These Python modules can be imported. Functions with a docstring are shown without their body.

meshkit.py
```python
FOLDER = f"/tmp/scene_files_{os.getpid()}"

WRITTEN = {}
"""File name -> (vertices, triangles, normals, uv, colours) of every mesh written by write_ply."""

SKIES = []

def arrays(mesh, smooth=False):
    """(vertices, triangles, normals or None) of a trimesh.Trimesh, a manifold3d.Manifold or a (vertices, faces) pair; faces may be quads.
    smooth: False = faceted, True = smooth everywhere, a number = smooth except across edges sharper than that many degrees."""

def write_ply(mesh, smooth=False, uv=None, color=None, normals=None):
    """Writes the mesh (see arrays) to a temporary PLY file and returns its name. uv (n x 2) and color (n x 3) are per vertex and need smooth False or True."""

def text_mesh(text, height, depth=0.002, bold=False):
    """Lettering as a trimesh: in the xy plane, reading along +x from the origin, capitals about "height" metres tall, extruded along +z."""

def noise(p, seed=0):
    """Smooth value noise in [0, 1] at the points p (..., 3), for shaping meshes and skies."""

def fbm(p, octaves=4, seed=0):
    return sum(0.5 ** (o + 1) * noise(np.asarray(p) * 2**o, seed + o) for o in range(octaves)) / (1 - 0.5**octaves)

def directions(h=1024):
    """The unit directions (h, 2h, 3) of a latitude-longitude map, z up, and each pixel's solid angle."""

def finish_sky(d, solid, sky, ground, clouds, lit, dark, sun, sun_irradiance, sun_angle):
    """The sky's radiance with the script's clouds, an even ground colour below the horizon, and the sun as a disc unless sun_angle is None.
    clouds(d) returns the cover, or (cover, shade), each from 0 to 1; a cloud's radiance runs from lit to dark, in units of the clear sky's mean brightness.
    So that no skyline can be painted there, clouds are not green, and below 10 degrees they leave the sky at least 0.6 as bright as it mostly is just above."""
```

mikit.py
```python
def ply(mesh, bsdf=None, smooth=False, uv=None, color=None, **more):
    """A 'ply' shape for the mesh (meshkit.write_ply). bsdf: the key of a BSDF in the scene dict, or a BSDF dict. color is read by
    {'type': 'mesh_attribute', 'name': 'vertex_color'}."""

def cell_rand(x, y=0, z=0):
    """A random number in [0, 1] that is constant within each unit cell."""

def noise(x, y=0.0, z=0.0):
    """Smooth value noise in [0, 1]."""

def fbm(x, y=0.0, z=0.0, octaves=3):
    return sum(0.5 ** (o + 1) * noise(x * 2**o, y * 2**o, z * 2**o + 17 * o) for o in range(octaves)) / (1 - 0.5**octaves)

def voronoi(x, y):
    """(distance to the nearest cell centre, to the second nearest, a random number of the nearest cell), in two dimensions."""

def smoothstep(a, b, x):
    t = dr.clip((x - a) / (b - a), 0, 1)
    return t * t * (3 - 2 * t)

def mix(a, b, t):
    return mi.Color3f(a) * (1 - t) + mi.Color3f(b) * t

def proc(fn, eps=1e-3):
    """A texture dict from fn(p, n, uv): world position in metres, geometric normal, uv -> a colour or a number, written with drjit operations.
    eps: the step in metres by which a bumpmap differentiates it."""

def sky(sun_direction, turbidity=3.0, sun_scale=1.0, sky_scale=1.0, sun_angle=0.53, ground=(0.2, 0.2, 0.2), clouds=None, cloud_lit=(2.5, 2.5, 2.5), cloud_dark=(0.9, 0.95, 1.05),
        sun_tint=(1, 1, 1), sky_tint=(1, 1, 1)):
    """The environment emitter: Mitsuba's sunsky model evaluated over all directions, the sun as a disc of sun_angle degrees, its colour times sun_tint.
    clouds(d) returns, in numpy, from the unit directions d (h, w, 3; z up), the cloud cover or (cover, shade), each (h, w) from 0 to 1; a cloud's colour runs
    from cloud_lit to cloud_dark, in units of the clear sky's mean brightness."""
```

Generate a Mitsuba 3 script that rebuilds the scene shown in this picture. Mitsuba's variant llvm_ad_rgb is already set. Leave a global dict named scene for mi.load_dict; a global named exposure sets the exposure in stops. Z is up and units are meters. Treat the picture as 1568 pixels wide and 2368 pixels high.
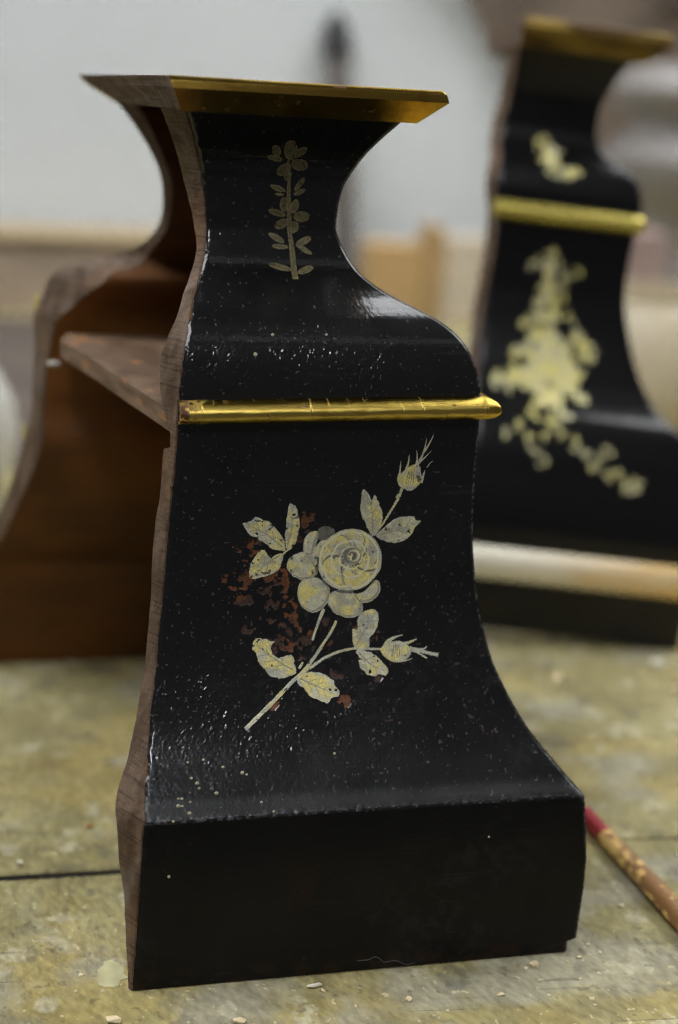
import math, json, random
import numpy as np, trimesh, drjit as dr, mitsuba as mi, mikit
from mikit import proc, noise, fbm, voronoi, smoothstep, mix, cell_rand, ply
from scipy.interpolate import PchipInterpolator as Pchip
import shapely
from shapely.geometry import Polygon

T = mi.ScalarTransform4f
scene, labels = {'type': 'scene'}, {}
exposure = 0.0

# ---------------------------------------------------------------- camera and lamps
CAM = np.array([-0.0743, -0.5046, 0.2946])
RIGHT = np.array([0.97212, -0.22815, 0.054055]); DOWN = np.array([-0.01237, -0.28012, -0.95988]); FWD = np.array([0.23414, 0.93246, -0.27514])
m = np.eye(4); m[:3, 0] = -RIGHT; m[:3, 1] = -DOWN; m[:3, 2] = FWD; m[:3, 3] = CAM
scene['camera'] = {'type': 'thinlens', 'fov': 2 * math.degrees(math.atan(1184 / 3300)), 'fov_axis': 'y', 'near_clip': 0.01, 'far_clip': 50.0,
                   'aperture_radius': 0.0056, 'focus_distance': 0.486, 'to_world': T(m.tolist()),
                   'film': {'type': 'hdrfilm', 'width': 678, 'height': 1024}, 'sampler': {'type': 'independent', 'sample_count': 64}}

def lamp(key, centre, target, w, h, rad, label, up=(0, 1, 0)):
    scene[key] = {'type': 'rectangle', 'to_world': T().look_at(list(centre), list(target), list(up)).scale([w / 2, h / 2, 1]),
                  'emitter': {'type': 'area', 'radiance': {'type': 'rgb', 'value': list(rad)}},
                  'bsdf': {'type': 'diffuse', 'reflectance': {'type': 'rgb', 'value': 0.5}}}
    labels[key] = {'label': label, 'category': 'ceiling lamp'}

lamp('ceiling_lamp', (1.05, 1.275, 2.0), (1.05, 1.275, 0), 1.5, 0.61, (4.6, 4.7, 4.8), 'long ceiling lamp close to the wall behind the workbench')
lamp('ceiling_lamp_001', (-1.05, 0.05, 2.0), (-1.05, 0.05, 0), 1.3, 1.6, (7.2, 7.3, 7.4), 'wide soft ceiling lamp over the left of the workbench')
lamp('ceiling_lamp_002', (1.65, 0.55, 2.0), (1.65, 0.55, 0), 1.3, 1.5, (6.9, 6.95, 7.0), 'wide soft fill light added unseen over the right of the workbench')  # added fill, evens the bench brightness on the right
lamp('spot_lamp', (-0.30, -1.45, 1.6), (0, 0, 0.1), 0.32, 0.32, (31, 31.5, 33), 'small bright lamp above and behind the photographer')
lamp('ceiling_lamp_003', (0.60, -0.88, 2.0), (0.60, -0.88, 0), 0.8, 0.36, (0.30, 0.31, 0.33), 'small dim ceiling lamp above the front edge of the workbench')
scene['room_light'] = {'type': 'constant', 'radiance': {'type': 'rgb', 'value': [0.08, 0.08, 0.08]}}

# ---------------------------------------------------------------- helpers
def put(key, mesh, bsdf, smooth=False, uv=None, label=None, cat=None, group=None, kind=None, **more):
    scene[key] = ply(mesh, bsdf, smooth=smooth, uv=uv, **more)
    tag(key, label, cat, group, kind)

def tag(key, label=None, cat=None, group=None, kind=None):
    d = {k: v for k, v in (('label', label), ('category', cat), ('group', group), ('kind', kind)) if v}
    if d: labels[key] = d

def num(base, i): return base if i == 0 else f'{base}_{i:03d}'

def grid_faces(nr, nc, flip=False):
    i, j = np.meshgrid(np.arange(nr - 1), np.arange(nc - 1), indexing='ij')
    a = i * nc + j
    q = np.stack([a, a + 1, a + nc + 1, a + nc], -1).reshape(-1, 4)
    return q[:, ::-1] if flip else q

def tri(q): q = np.asarray(q); return np.vstack([q[:, [0, 1, 2]], q[:, [0, 2, 3]]])

def lathe(profile, n=64, centre=(0, 0, 0)):
    m_ = trimesh.creation.revolve(np.asarray(profile, float), sections=n)
    m_.apply_translation(centre); return m_

def rbox(x0, x1, y0, y1, z0, z1, r=0.003):
    import manifold3d as m3
    s = [m3.Manifold.sphere(r, 16).translate((x, y, z)) for x in (x0 + r, x1 - r) for y in (y0 + r, y1 - r) for z in (z0 + r, z1 - r)]
    return m3.Manifold.batch_hull(s)

def np_noise(p, seed=0):
    import meshkit
    return meshkit.noise(p, seed)

def np_fbm(p, octaves=4, seed=0):
    import meshkit
    return meshkit.fbm(p, octaves, seed)

def rgb(*c): return {'type': 'rgb', 'value': list(c)}

# ---------------------------------------------------------------- measured shapes (millimetres)
SH = json.loads('{"leaf":[[[27.0,103.5],[25.9,108.3],[24.2,109.2],[21.9,108.5],[20.2,108.5],[18.5,109.7],[18.2,112.4],[19.1,113.7],[16.2,114.7],[13.1,115.0],[12.0,114.0],[11.7,111.5],[12.8,109.9],[13.6,107.7],[15.0,105.5],[16.9,103.3],[19.5,102.0],[22.3,101.6],[24.6,102.3]],[[26.9,101.9],[29.3,102.9],[32.8,103.3],[36.8,102.4],[39.6,100.5],[41.5,97.3],[41.7,95.3],[39.3,94.9],[37.8,93.4],[35.2,94.0],[32.4,95.2],[29.6,97.8],[27.4,99.9]],[[23.0,145.6],[21.5,150.5],[19.7,152.9],[16.8,155.5],[13.9,156.7],[11.9,157.1],[10.6,155.9],[7.8,155.3],[8.4,153.6],[9.9,151.3],[12.4,150.1],[15.3,148.3],[18.2,146.0],[21.1,145.4]],[[23.3,145.9],[22.6,149.9],[22.8,154.5],[23.2,159.1],[23.6,161.4],[24.5,162.0],[25.9,160.8],[26.8,158.5],[27.6,155.6],[27.4,152.7],[26.7,148.7],[25.3,146.4]],[[21.9,144.2],[21.7,141.4],[20.6,138.6],[18.4,137.2],[16.1,136.4],[13.9,135.9],[11.0,135.5],[10.4,137.7],[10.9,140.5],[12.3,143.3],[14.2,145.5],[16.2,144.9],[17.7,142.6],[19.4,143.8]],[[48.1,110.6],[47.3,117.0],[48.7,117.2],[49.3,120.8],[51.1,123.0],[54.0,123.9],[56.1,123.4],[56.9,121.1],[56.4,118.4],[55.2,115.6],[53.5,114.0],[52.8,110.2]],[[48.7,110.0],[52.2,109.6],[55.8,107.9],[58.7,105.0],[60.1,102.3],[58.5,101.1],[56.8,101.9],[54.9,100.9],[52.0,102.1],[50.1,104.3],[49.3,107.5]],[[53.8,150.0],[51.3,154.1],[49.4,157.6],[49.1,162.3],[49.5,166.6],[51.3,165.1],[52.9,162.8],[53.7,164.5],[55.6,161.6],[56.9,158.7],[57.1,155.8],[56.1,152.9]],[[55.0,150.0],[57.8,152.8],[61.2,155.7],[64.7,156.7],[68.2,156.8],[68.9,155.3],[71.1,155.0],[69.1,152.7],[68.0,150.3],[65.2,148.0],[61.6,147.2],[58.1,148.2]]],"petal":[[[22.9,140.2],[24.0,142.5],[26.2,143.6],[29.1,144.1],[31.5,141.2],[33.3,137.7],[31.6,135.5],[28.2,135.0],[25.3,136.2],[23.5,138.2]],[[29.1,144.7],[28.8,148.7],[30.0,151.0],[31.7,152.1],[33.5,151.5],[32.7,148.6],[31.9,145.7],[31.4,144.0]],[[31.4,144.0],[33.6,147.4],[36.4,149.7],[37.8,149.7],[36.5,147.4],[33.7,144.6],[32.9,140.6],[31.8,141.2]],[[33.9,152.6],[34.8,153.8],[36.8,154.0],[38.9,152.8],[39.2,151.1],[38.1,149.7],[35.8,149.4],[34.2,150.3]],[[27.1,130.5],[28.2,133.3],[31.1,134.6],[34.0,134.3],[36.9,132.5],[38.1,129.6],[37.6,126.8],[35.9,124.6],[33.0,123.0],[30.1,123.9],[27.7,126.5]],[[38.4,126.8],[39.9,129.0],[43.4,130.0],[46.3,129.4],[48.7,127.6],[50.5,124.7],[50.5,122.5],[48.2,120.8],[45.2,120.6],[42.3,121.6],[39.9,123.3]],[[49.3,127.6],[52.2,128.7],[54.5,130.9],[56.2,132.6],[57.0,130.3],[56.0,128.0],[53.4,126.3],[51.1,126.4]]],"bud":[[[57.6,110.0],[58.8,111.6],[61.2,112.4],[64.7,112.5],[67.1,111.3],[68.9,109.1],[67.7,106.9],[65.2,105.6],[62.3,105.5],[59.9,106.6],[58.1,108.3]],[[61.8,170.9],[63.7,173.2],[65.9,174.9],[68.2,175.8],[69.4,174.9],[70.2,172.0],[70.4,169.6],[68.8,167.3],[66.5,166.0],[64.1,166.8],[62.2,168.2]]],"stem":[[[[8.1,86.6],[13.8,90.9],[19.7,95.6],[25.7,100.7],[28.4,102.7],[32.9,107.3],[37.0,112.9],[40.0,117.2],[41.4,120.2]],2.5,1.2],[[[28.4,102.7],[31.6,104.4],[37.5,107.9],[43.4,109.9],[48.7,110.6],[52.8,110.3],[57.6,110.0]],1.41,1.09],[[[27.9,104.5],[29.4,106.6]],1.2,1.2],[[[32.9,113.8],[34.7,119.0],[37.0,124.5]],1.09,1.63],[[[21.7,143.4],[23.3,145.1],[25.0,146.2]],0.76,0.98],[[[54.4,150.0],[57.2,154.0],[59.9,158.7],[62.5,163.3]],0.87,1.3],[[[62.0,163.2],[62.9,165.0],[63.6,166.9]],2.39,1.41]],"sepal":[[[[59.4,111.3],[61.8,113.5],[65.8,114.6]],1.85,0.22],[[[65.3,111.4],[68.3,112.1],[71.0,113.2]],1.41,0.22],[[[64.1,105.7],[66.4,105.8],[69.2,106.5]],0.76,0.16],[[[68.0,109.9],[70.7,109.3],[73.1,109.4],[74.5,110.5]],1.63,0.33],[[[70.7,109.3],[74.9,108.2],[78.7,107.3]],0.87,1.2],[[[70.1,109.0],[72.5,107.6],[74.6,106.3]],0.76,0.43],[[[62.1,169.7],[62.4,173.2],[62.5,176.8]],1.2,0.16],[[[64.5,173.5],[65.2,176.1],[65.4,179.1]],1.09,0.16],[[[68.3,175.2],[68.3,177.8],[67.9,180.4]],0.87,0.16],[[[68.7,175.5],[70.5,180.1],[71.2,184.7]],0.98,0.16],[[[70.3,179.5],[72.4,183.0],[73.6,186.1]],0.87,0.16],[[[69.3,176.1],[71.5,178.4],[73.4,180.4]],0.65,0.16],[[[70.3,168.8],[71.1,172.0],[71.4,173.4]],1.09,0.16],[[[72.1,174.4],[73.2,176.0],[74.1,176.7]],0.33,0.16]],"rose":[[45.86,141.57],11.63,10.95,[46.63,143.05]],"sprig":[[[28.8,278.2],[28.8,276.5],[28.1,275.2],[26.9,274.7],[25.7,275.1],[24.6,276.3],[24.0,278.0],[24.0,279.7],[24.6,281.0],[25.7,281.5],[27.0,281.1],[28.1,279.9]],[[31.8,279.3],[32.0,278.5],[31.6,277.5],[30.7,276.5],[29.5,275.8],[28.4,275.5],[27.7,275.8],[27.5,276.6],[27.9,277.5],[28.8,278.5],[30.0,279.3],[31.1,279.5]],[[22.7,278.3],[23.0,277.3],[22.9,276.4],[22.3,275.9],[21.5,275.9],[20.7,276.3],[20.0,277.2],[19.7,278.2],[19.8,279.1],[20.3,279.6],[21.1,279.6],[22.0,279.2]],[[23.9,274.7],[23.5,274.2],[22.5,274.0],[21.1,274.1],[19.7,274.5],[18.7,275.0],[18.4,275.6],[18.8,276.0],[19.8,276.2],[21.2,276.2],[22.6,275.8],[23.6,275.3]],[[33.2,272.8],[32.8,271.9],[31.7,271.3],[30.2,271.2],[28.7,271.7],[27.7,272.5],[27.3,273.6],[27.7,274.5],[28.8,275.1],[30.3,275.2],[31.8,274.8],[32.8,273.9]],[[27.1,273.1],[27.4,272.1],[27.1,270.9],[26.2,269.9],[24.9,269.2],[23.7,269.1],[22.8,269.6],[22.4,270.5],[22.8,271.7],[23.7,272.7],[24.9,273.4],[26.1,273.5]],[[27.9,269.2],[27.7,268.2],[27.2,267.6],[26.5,267.4],[25.9,267.7],[25.4,268.5],[25.3,269.5],[25.5,270.5],[26.0,271.1],[26.7,271.3],[27.3,270.9],[27.8,270.2]],[[26.5,263.8],[26.0,263.5],[24.8,263.4],[23.4,263.7],[22.0,264.3],[21.1,265.0],[20.8,265.5],[21.3,265.9],[22.5,265.9],[23.9,265.6],[25.3,265.0],[26.2,264.4]],[[32.7,268.8],[32.9,268.3],[32.7,267.2],[32.0,266.0],[31.1,264.9],[30.3,264.2],[29.6,264.2],[29.5,264.7],[29.8,265.8],[30.4,267.0],[31.3,268.1],[32.1,268.8]],[[33.5,264.7],[33.5,264.2],[32.9,263.5],[31.9,262.9],[30.9,262.5],[30.0,262.4],[29.5,262.6],[29.5,263.1],[30.1,263.7],[31.1,264.4],[32.2,264.8],[33.1,264.9]],[[26.1,262.5],[25.8,262.3],[25.2,262.1],[24.4,262.1],[23.5,262.2],[22.9,262.4],[22.7,262.7],[22.9,262.9],[23.5,263.1],[24.4,263.1],[25.2,263.0],[25.8,262.8]],[[28.1,259.2],[28.0,257.9],[27.4,257.0],[26.5,256.6],[25.7,256.9],[25.0,257.8],[24.7,259.1],[24.8,260.3],[25.4,261.2],[26.2,261.6],[27.1,261.3],[27.8,260.4]],[[31.5,258.3],[30.9,257.1],[30.2,256.3],[29.4,256.2],[28.8,256.7],[28.6,257.7],[28.7,259.0],[29.2,260.2],[30.0,261.0],[30.7,261.1],[31.3,260.6],[31.6,259.6]],[[27.0,255.3],[26.4,254.9],[25.2,254.8],[23.5,255.1],[22.0,255.6],[21.0,256.4],[20.7,257.0],[21.3,257.4],[22.5,257.5],[24.1,257.2],[25.7,256.7],[26.7,255.9]],[[35.6,255.2],[35.3,254.2],[34.3,253.5],[32.9,253.2],[31.5,253.4],[30.4,254.1],[30.0,255.0],[30.3,256.0],[31.3,256.7],[32.7,257.0],[34.1,256.8],[35.2,256.1]],[[27.7,253.6],[27.9,252.7],[27.4,251.7],[26.5,250.9],[25.3,250.5],[24.2,250.5],[23.5,251.0],[23.3,251.8],[23.8,252.8],[24.7,253.6],[25.9,254.1],[27.0,254.1]],[[32.0,251.4],[31.7,250.3],[31.0,249.6],[29.9,249.3],[28.9,249.5],[28.2,250.2],[27.9,251.2],[28.2,252.2],[28.9,253.0],[29.9,253.3],[30.9,253.1],[31.7,252.4]],[[26.6,246.0],[26.0,245.7],[24.8,245.9],[23.3,246.5],[22.0,247.4],[21.2,248.2],[21.1,248.9],[21.7,249.1],[23.0,248.9],[24.4,248.3],[25.8,247.5],[26.6,246.6]],[[28.0,244.4],[27.6,244.0],[26.4,243.7],[24.9,243.7],[23.5,243.9],[22.4,244.3],[22.1,244.7],[22.6,245.1],[23.7,245.4],[25.2,245.4],[26.7,245.2],[27.7,244.9]],[[36.3,248.0],[36.3,247.3],[35.5,246.4],[34.1,245.5],[32.7,244.8],[31.4,244.6],[30.8,244.9],[30.8,245.6],[31.6,246.6],[33.0,247.5],[34.4,248.1],[35.7,248.3]],[[36.4,242.4],[35.8,242.2],[34.8,242.4],[33.5,242.9],[32.4,243.6],[31.7,244.3],[31.6,244.8],[32.2,245.0],[33.2,244.8],[34.5,244.3],[35.6,243.6],[36.3,242.9]],[[28.6,236.9],[27.9,236.6],[26.2,236.6],[24.1,236.9],[22.2,237.5],[20.8,238.2],[20.5,238.8],[21.2,239.1],[22.8,239.1],[24.9,238.7],[26.9,238.1],[28.3,237.4]],[[36.5,238.1],[36.3,237.5],[35.3,236.7],[33.9,236.1],[32.4,235.7],[31.2,235.7],[30.6,236.0],[30.9,236.7],[31.8,237.4],[33.2,238.1],[34.7,238.5],[35.9,238.5]]],"sprig_stem":[[[26.0,274.6],[27.3,267.5],[27.6,262.9],[28.3,255.4],[28.6,250.1],[29.4,242.2],[29.4,234.1]],0.8699999999999999,1.8849999999999998],"chips":[[11.4,146.1,5.1,3.4],[14.4,134.2,10.3,4.5],[8.9,128.1,4.0,3.4],[19.7,126.7,3.4,2.2],[22.5,132.8,4.0,4.0],[26.6,123.7,2.9,2.8],[26.0,119.3,3.5,3.8],[10.9,118.6,2.8,1.6],[16.9,121.2,2.3,1.1],[23.1,111.2,5.8,3.8],[31.2,114.2,2.6,3.3],[30.0,108.7,2.9,2.7],[30.4,156.7,2.3,4.0],[27.8,149.9,1.7,1.7],[36.4,148.5,1.4,1.4],[37.6,118.9,1.7,2.2],[39.6,112.5,2.0,1.4],[21.2,102.9,2.3,1.5],[41.2,102.0,2.1,1.9],[44.2,94.0,2.6,1.6],[57.0,101.1,2.0,1.2],[55.8,114.5,2.0,1.6],[18.4,93.0,1.8,1.7],[54.8,98.9,1.9,1.5],[48.2,118.1,1.4,1.4],[45.2,115.4,1.2,0.9],[18.7,97.2,1.4,1.0]],"specks":[[-6.9,78.6],[6.0,74.6],[-12.2,78.1],[-16.2,69.0],[-15.0,68.9],[-16.4,67.2],[-15.1,67.1],[-12.3,68.0],[-11.4,74.0],[-3.3,69.8],[11.7,66.9],[15.5,64.5],[-0.4,76.4],[-9.6,72.6],[-18.4,63.6],[35.5,218.9],[16.9,218.6],[10.6,212.6],[38.7,78.4],[92.9,49.9],[-19.4,43.3],[-12.9,65.3],[-9.0,71.3],[7.5,74.1]]}')
PROFILE = [(80.95, -1), (80.95, 40), (80.95, 62.9), (80.75, 63.7), (80.0, 64.6), (77.2, 67.3), (72.41, 72.57), (66.56, 79.42), (61.2, 87.39), (56.35, 96.45), (52.77, 104.34), (49.64, 114.9),
           (47.46, 124.09), (45.56, 136.6), (44.38, 147.59), (43.8, 158.66), (43.49, 171.26), (43.47, 179.09), (43.42, 189.17), (43.3, 197.0), (43.1, 200.61), (42.75, 203.34),
           (41.69, 208.01), (39.35, 214.12), (35.9, 219.1), (30.49, 223.4), (23.76, 226.76), (16.96, 229.75), (11.4, 232.92), (6.36, 237.14), (2.71, 242.35), (0.38, 247.03),
           (-1.05, 251.74), (-0.74, 257.49), (0.3, 264.93), (2.73, 270.86), (6.43, 277.5), (10.84, 283.36), (16.08, 289.4)]
NEAR_X = [(0, -31.3), (35.55, -29.68), (59.62, -28.63), (62.77, -28.39), (68.23, -28.0), (78.37, -26.58), (91.97, -24.6), (104.97, -22.29), (119.11, -20.8), (132.7, -19.47), (155.81, -17.8),
          (166.88, -16.68), (184.43, -15.76), (198.43, -15.33), (203.68, -14.96), (209.88, -14.05), (216.53, -12.74), (221.54, -11.46), (227.26, -9.21), (232.53, -6.07), (238.48, -3.43),
          (245.55, -1.67), (252.83, -1.58), (260.26, -2.48), (269.14, -4.19), (276.45, -6.4), (283.59, -9.12), (289.81, -12.09)]
FAR_X = [(0, -92), (62, -88), (80, -78), (96.83, -72.07), (120.34, -64.5), (136.5, -60.07), (152.34, -57.25), (168.75, -56.4), (181.25, -55.65), (193.6, -56.19), (202.23, -52.41), (211.44, -49.0), (216.79, -43.36),
         (219.07, -38.67), (220.44, -30.12), (223.65, -19.91), (228.25, -13.18), (234.21, -7.72), (240.4, -4.25), (247.13, -3.2), (255.33, -3.5), (263.27, -5.12), (268.44, -7.33),
         (276.08, -11.61), (283.66, -16.67), (289.88, -21.79)]
NEAR_T = [(0, 1.6), (3.85, 1.79), (15.25, 4.41), (32.78, 7.2), (43.47, 10.98), (57.47, 13.84), (62.99, 15.98), (72.68, 11.36), (81.2, 8.15), (96.78, 5.77), (113.14, 5.34), (130.09, 5.67), (144.73, 6.87),
          (165.52, 5.85), (178.7, 6.2), (180.2, 5.6), (180.8, 2.66), (184.77, 2.66), (188.98, 3.73), (193.65, 7.69), (203.33, 10.43), (206.39, 11.52), (213.71, 10.52), (224.48, 5.15), (233.79, 3.76), (243.0, 4.04),
          (253.67, 7.18), (268.38, 10.62), (279.11, 11.71), (290.66, 13.1)]
FAR_T = [(0, 10), (60, 11), (95.57, 11.29), (109.95, 12.13), (123.04, 13.35), (137.26, 13.58), (149.75, 10.19), (171.97, 10.64), (188.35, 15.37), (197.74, 22.06), (208.4, 31.94), (214.77, 40.08), (220.14, 30.86),
         (224.54, 16.92), (233.16, 7.6), (238.7, 6.45), (246.15, 5.68), (255.3, 6.4), (262.39, 6.6), (274.28, 8.2), (290.4, 14.9)]
PROFILE2 = [(81.5, -274), (81.5, -243), (81.6, -242), (84, -222), (84.2, -214), (83, -205), (80.5, -195), (76.5, -182), (71, -165), (62.6, -149.75), (56.15, -145.64), (45.32, -133.44), (35.99, -114.17), (30.05, -95.33), (27.11, -81.25),
            (26.44, -64.18), (27.04, -43.34), (27.57, -30.56), (25.6, -22), (22.0, -15), (16.5, -11), (9.91, -7.72), (2.68, -0.09), (0.1, 6.58), (0, 18.46), (3.87, 33.11), (11.17, 47.6)]
NEAR_X2 = [(-274, -1), (-100, -1), (-94, -0.5), (-67, 0.7), (-46.8, 0), (-26.8, -4), (-11.5, -3), (3.87, -2.2), (20, 0.15), (48, 0.5)]

def curve(rows, first=0):
    a = np.array(sorted((r[1], r[0]) if first else (r[0], r[1]) for r in rows)) / 1000
    f = Pchip(a[:, 0], a[:, 1])
    return lambda z: f(np.clip(z, a[0, 0], a[-1, 0]))

# ---------------------------------------------------------------- materials
CHIPS = [(c[0] / 1e3, c[1] / 1e3, max(c[2], .6) / 1e3, max(c[3], .6) / 1e3) for c in SH['chips']]

def chip_field(x, y, z):
    e = mi.Float(-9.0)
    for cx, cz, rx, rz in CHIPS:
        e = dr.maximum(e, 1 - dr.square((x - cx) / rx) - dr.square((z - cz) / rz))
    e = dr.maximum(e, -2.0)
    f = e * 0.9 + (fbm(x * 560, z * 620, 3.0, 4) - 0.5) * 6.4 - 0.50
    return dr.select((y < 0.0) & (x < 0.12), smoothstep(0.0, 0.14, f), 0.0)

def scuff_field(x, z):
    return smoothstep(0.62, 0.75, fbm(x * 700, z * 700, 5.0, 3))

def lacquer_col(p, n, uv):
    c = chip_field(p.x, p.y, p.z)
    red = smoothstep(0.3, 0.7, noise(p.x * 160, p.z * 160, 9.0))
    bare = mix((0.048, 0.022, 0.014), (0.135, 0.044, 0.011), red)
    bare = bare * (0.6 + 0.8 * noise(p.x * 1500, p.z * 1500, 1.0))
    base = mix((0.0062, 0.0064, 0.0070), (0.0108, 0.0107, 0.0108), fbm(p.x * 60, p.z * 60, p.y * 60))
    dust = smoothstep(0.55, 0.8, fbm(p.x * 28, p.z * 40, 8.0, 4)) * smoothstep(0.45, 0.7, fbm(p.x * 420, p.z * 420, 9.0, 3))
    base = mix(base, (0.024, 0.0235, 0.023), dust * 0.4)
    base = mix(base, (0.10, 0.098, 0.095), smoothstep(0.82, 0.86, fbm(p.x * 950, p.z * 950, 61.0, 2)) * 0.6 * (0.15 + 0.85 * smoothstep(0.062, 0.066, p.z)))
    low = smoothstep(0.010, 0.002, p.z) * smoothstep(0.45, 0.62, fbm(p.x * 180, p.z * 500, 71.0, 3))
    base = mix(base, (0.050, 0.022, 0.009), low * 0.28)
    scr = smoothstep(0.83, 0.86, noise(p.x * 26 + 3 * noise(p.z * 40), p.z * 1900, 3.0)) * smoothstep(0.55, 0.75, noise(p.x * 60, p.z * 60, 4.0))
    base = mix(base, (0.035, 0.034, 0.034), scr * 0.25)
    warm = smoothstep(0.55, 0.9, fbm(p.x * 35, p.z * 25, 4.0, 3)) * smoothstep(0.075, 0.02, p.z)
    base = mix(base, (0.022, 0.010, 0.005), warm)
    base = mix(base, bare, c)
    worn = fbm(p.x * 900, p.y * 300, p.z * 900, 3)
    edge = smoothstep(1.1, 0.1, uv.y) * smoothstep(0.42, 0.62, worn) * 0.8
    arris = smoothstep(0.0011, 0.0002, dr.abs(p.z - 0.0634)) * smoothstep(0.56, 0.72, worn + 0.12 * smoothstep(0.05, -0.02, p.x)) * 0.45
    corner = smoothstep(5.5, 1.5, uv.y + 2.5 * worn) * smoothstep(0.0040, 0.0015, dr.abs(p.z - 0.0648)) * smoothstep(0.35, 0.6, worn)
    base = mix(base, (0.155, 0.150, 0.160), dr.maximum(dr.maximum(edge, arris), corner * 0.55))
    fleck = smoothstep(0.79, 0.82, fbm(p.x * 620, p.z * 620, 41.0, 3)) * smoothstep(0.165, 0.13, p.z) * smoothstep(0.064, 0.074, p.z)
    return mix(base, (0.075, 0.050, 0.048), fleck * 0.8)

def lacquer_rough(p, n, uv):
    c = chip_field(p.x, p.y, p.z)
    r = 0.10 + 0.11 * fbm(p.x * 90, p.z * 90, 2.0, 3)
    r = dr.select(p.z < 0.062, r + 0.12, r + 0.14 * smoothstep(0.0040, 0.0012, dr.abs(p.z - 0.0658)))
    r = r + 0.08 * smoothstep(0.098, 0.074, p.z) * smoothstep(0.060, 0.064, p.z)
    return r + (0.62 - r) * c

scene['lacquer'] = {'type': 'twosided', 'bsdf': {'type': 'principled', 'base_color': proc(lacquer_col), 'roughness': proc(lacquer_rough), 'specular': 0.5}}
scene['lacquer_low_gloss'] = {'type': 'twosided', 'bsdf': {'type': 'principled', 'base_color': proc(lacquer_col), 'roughness': proc(lacquer_rough), 'specular': 0.13}}  # same lacquer, specular lowered so the plinth does not mirror the lit bench

def lacquer2_bump(p, n, uv): return 0.00012 * fbm(p.x * 300, p.y * 300, p.z * 300, 2)
scene['lacquer_plain'] = {'type': 'twosided', 'bsdf': {'type': 'bumpmap', 'arbitrary': proc(lacquer2_bump, 3e-4), 'scale': 1.0,
                          'bsdf': {'type': 'principled', 'base_color': rgb(0.006, 0.006, 0.0065), 'roughness': 0.22, 'specular': 0.30}}}

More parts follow.
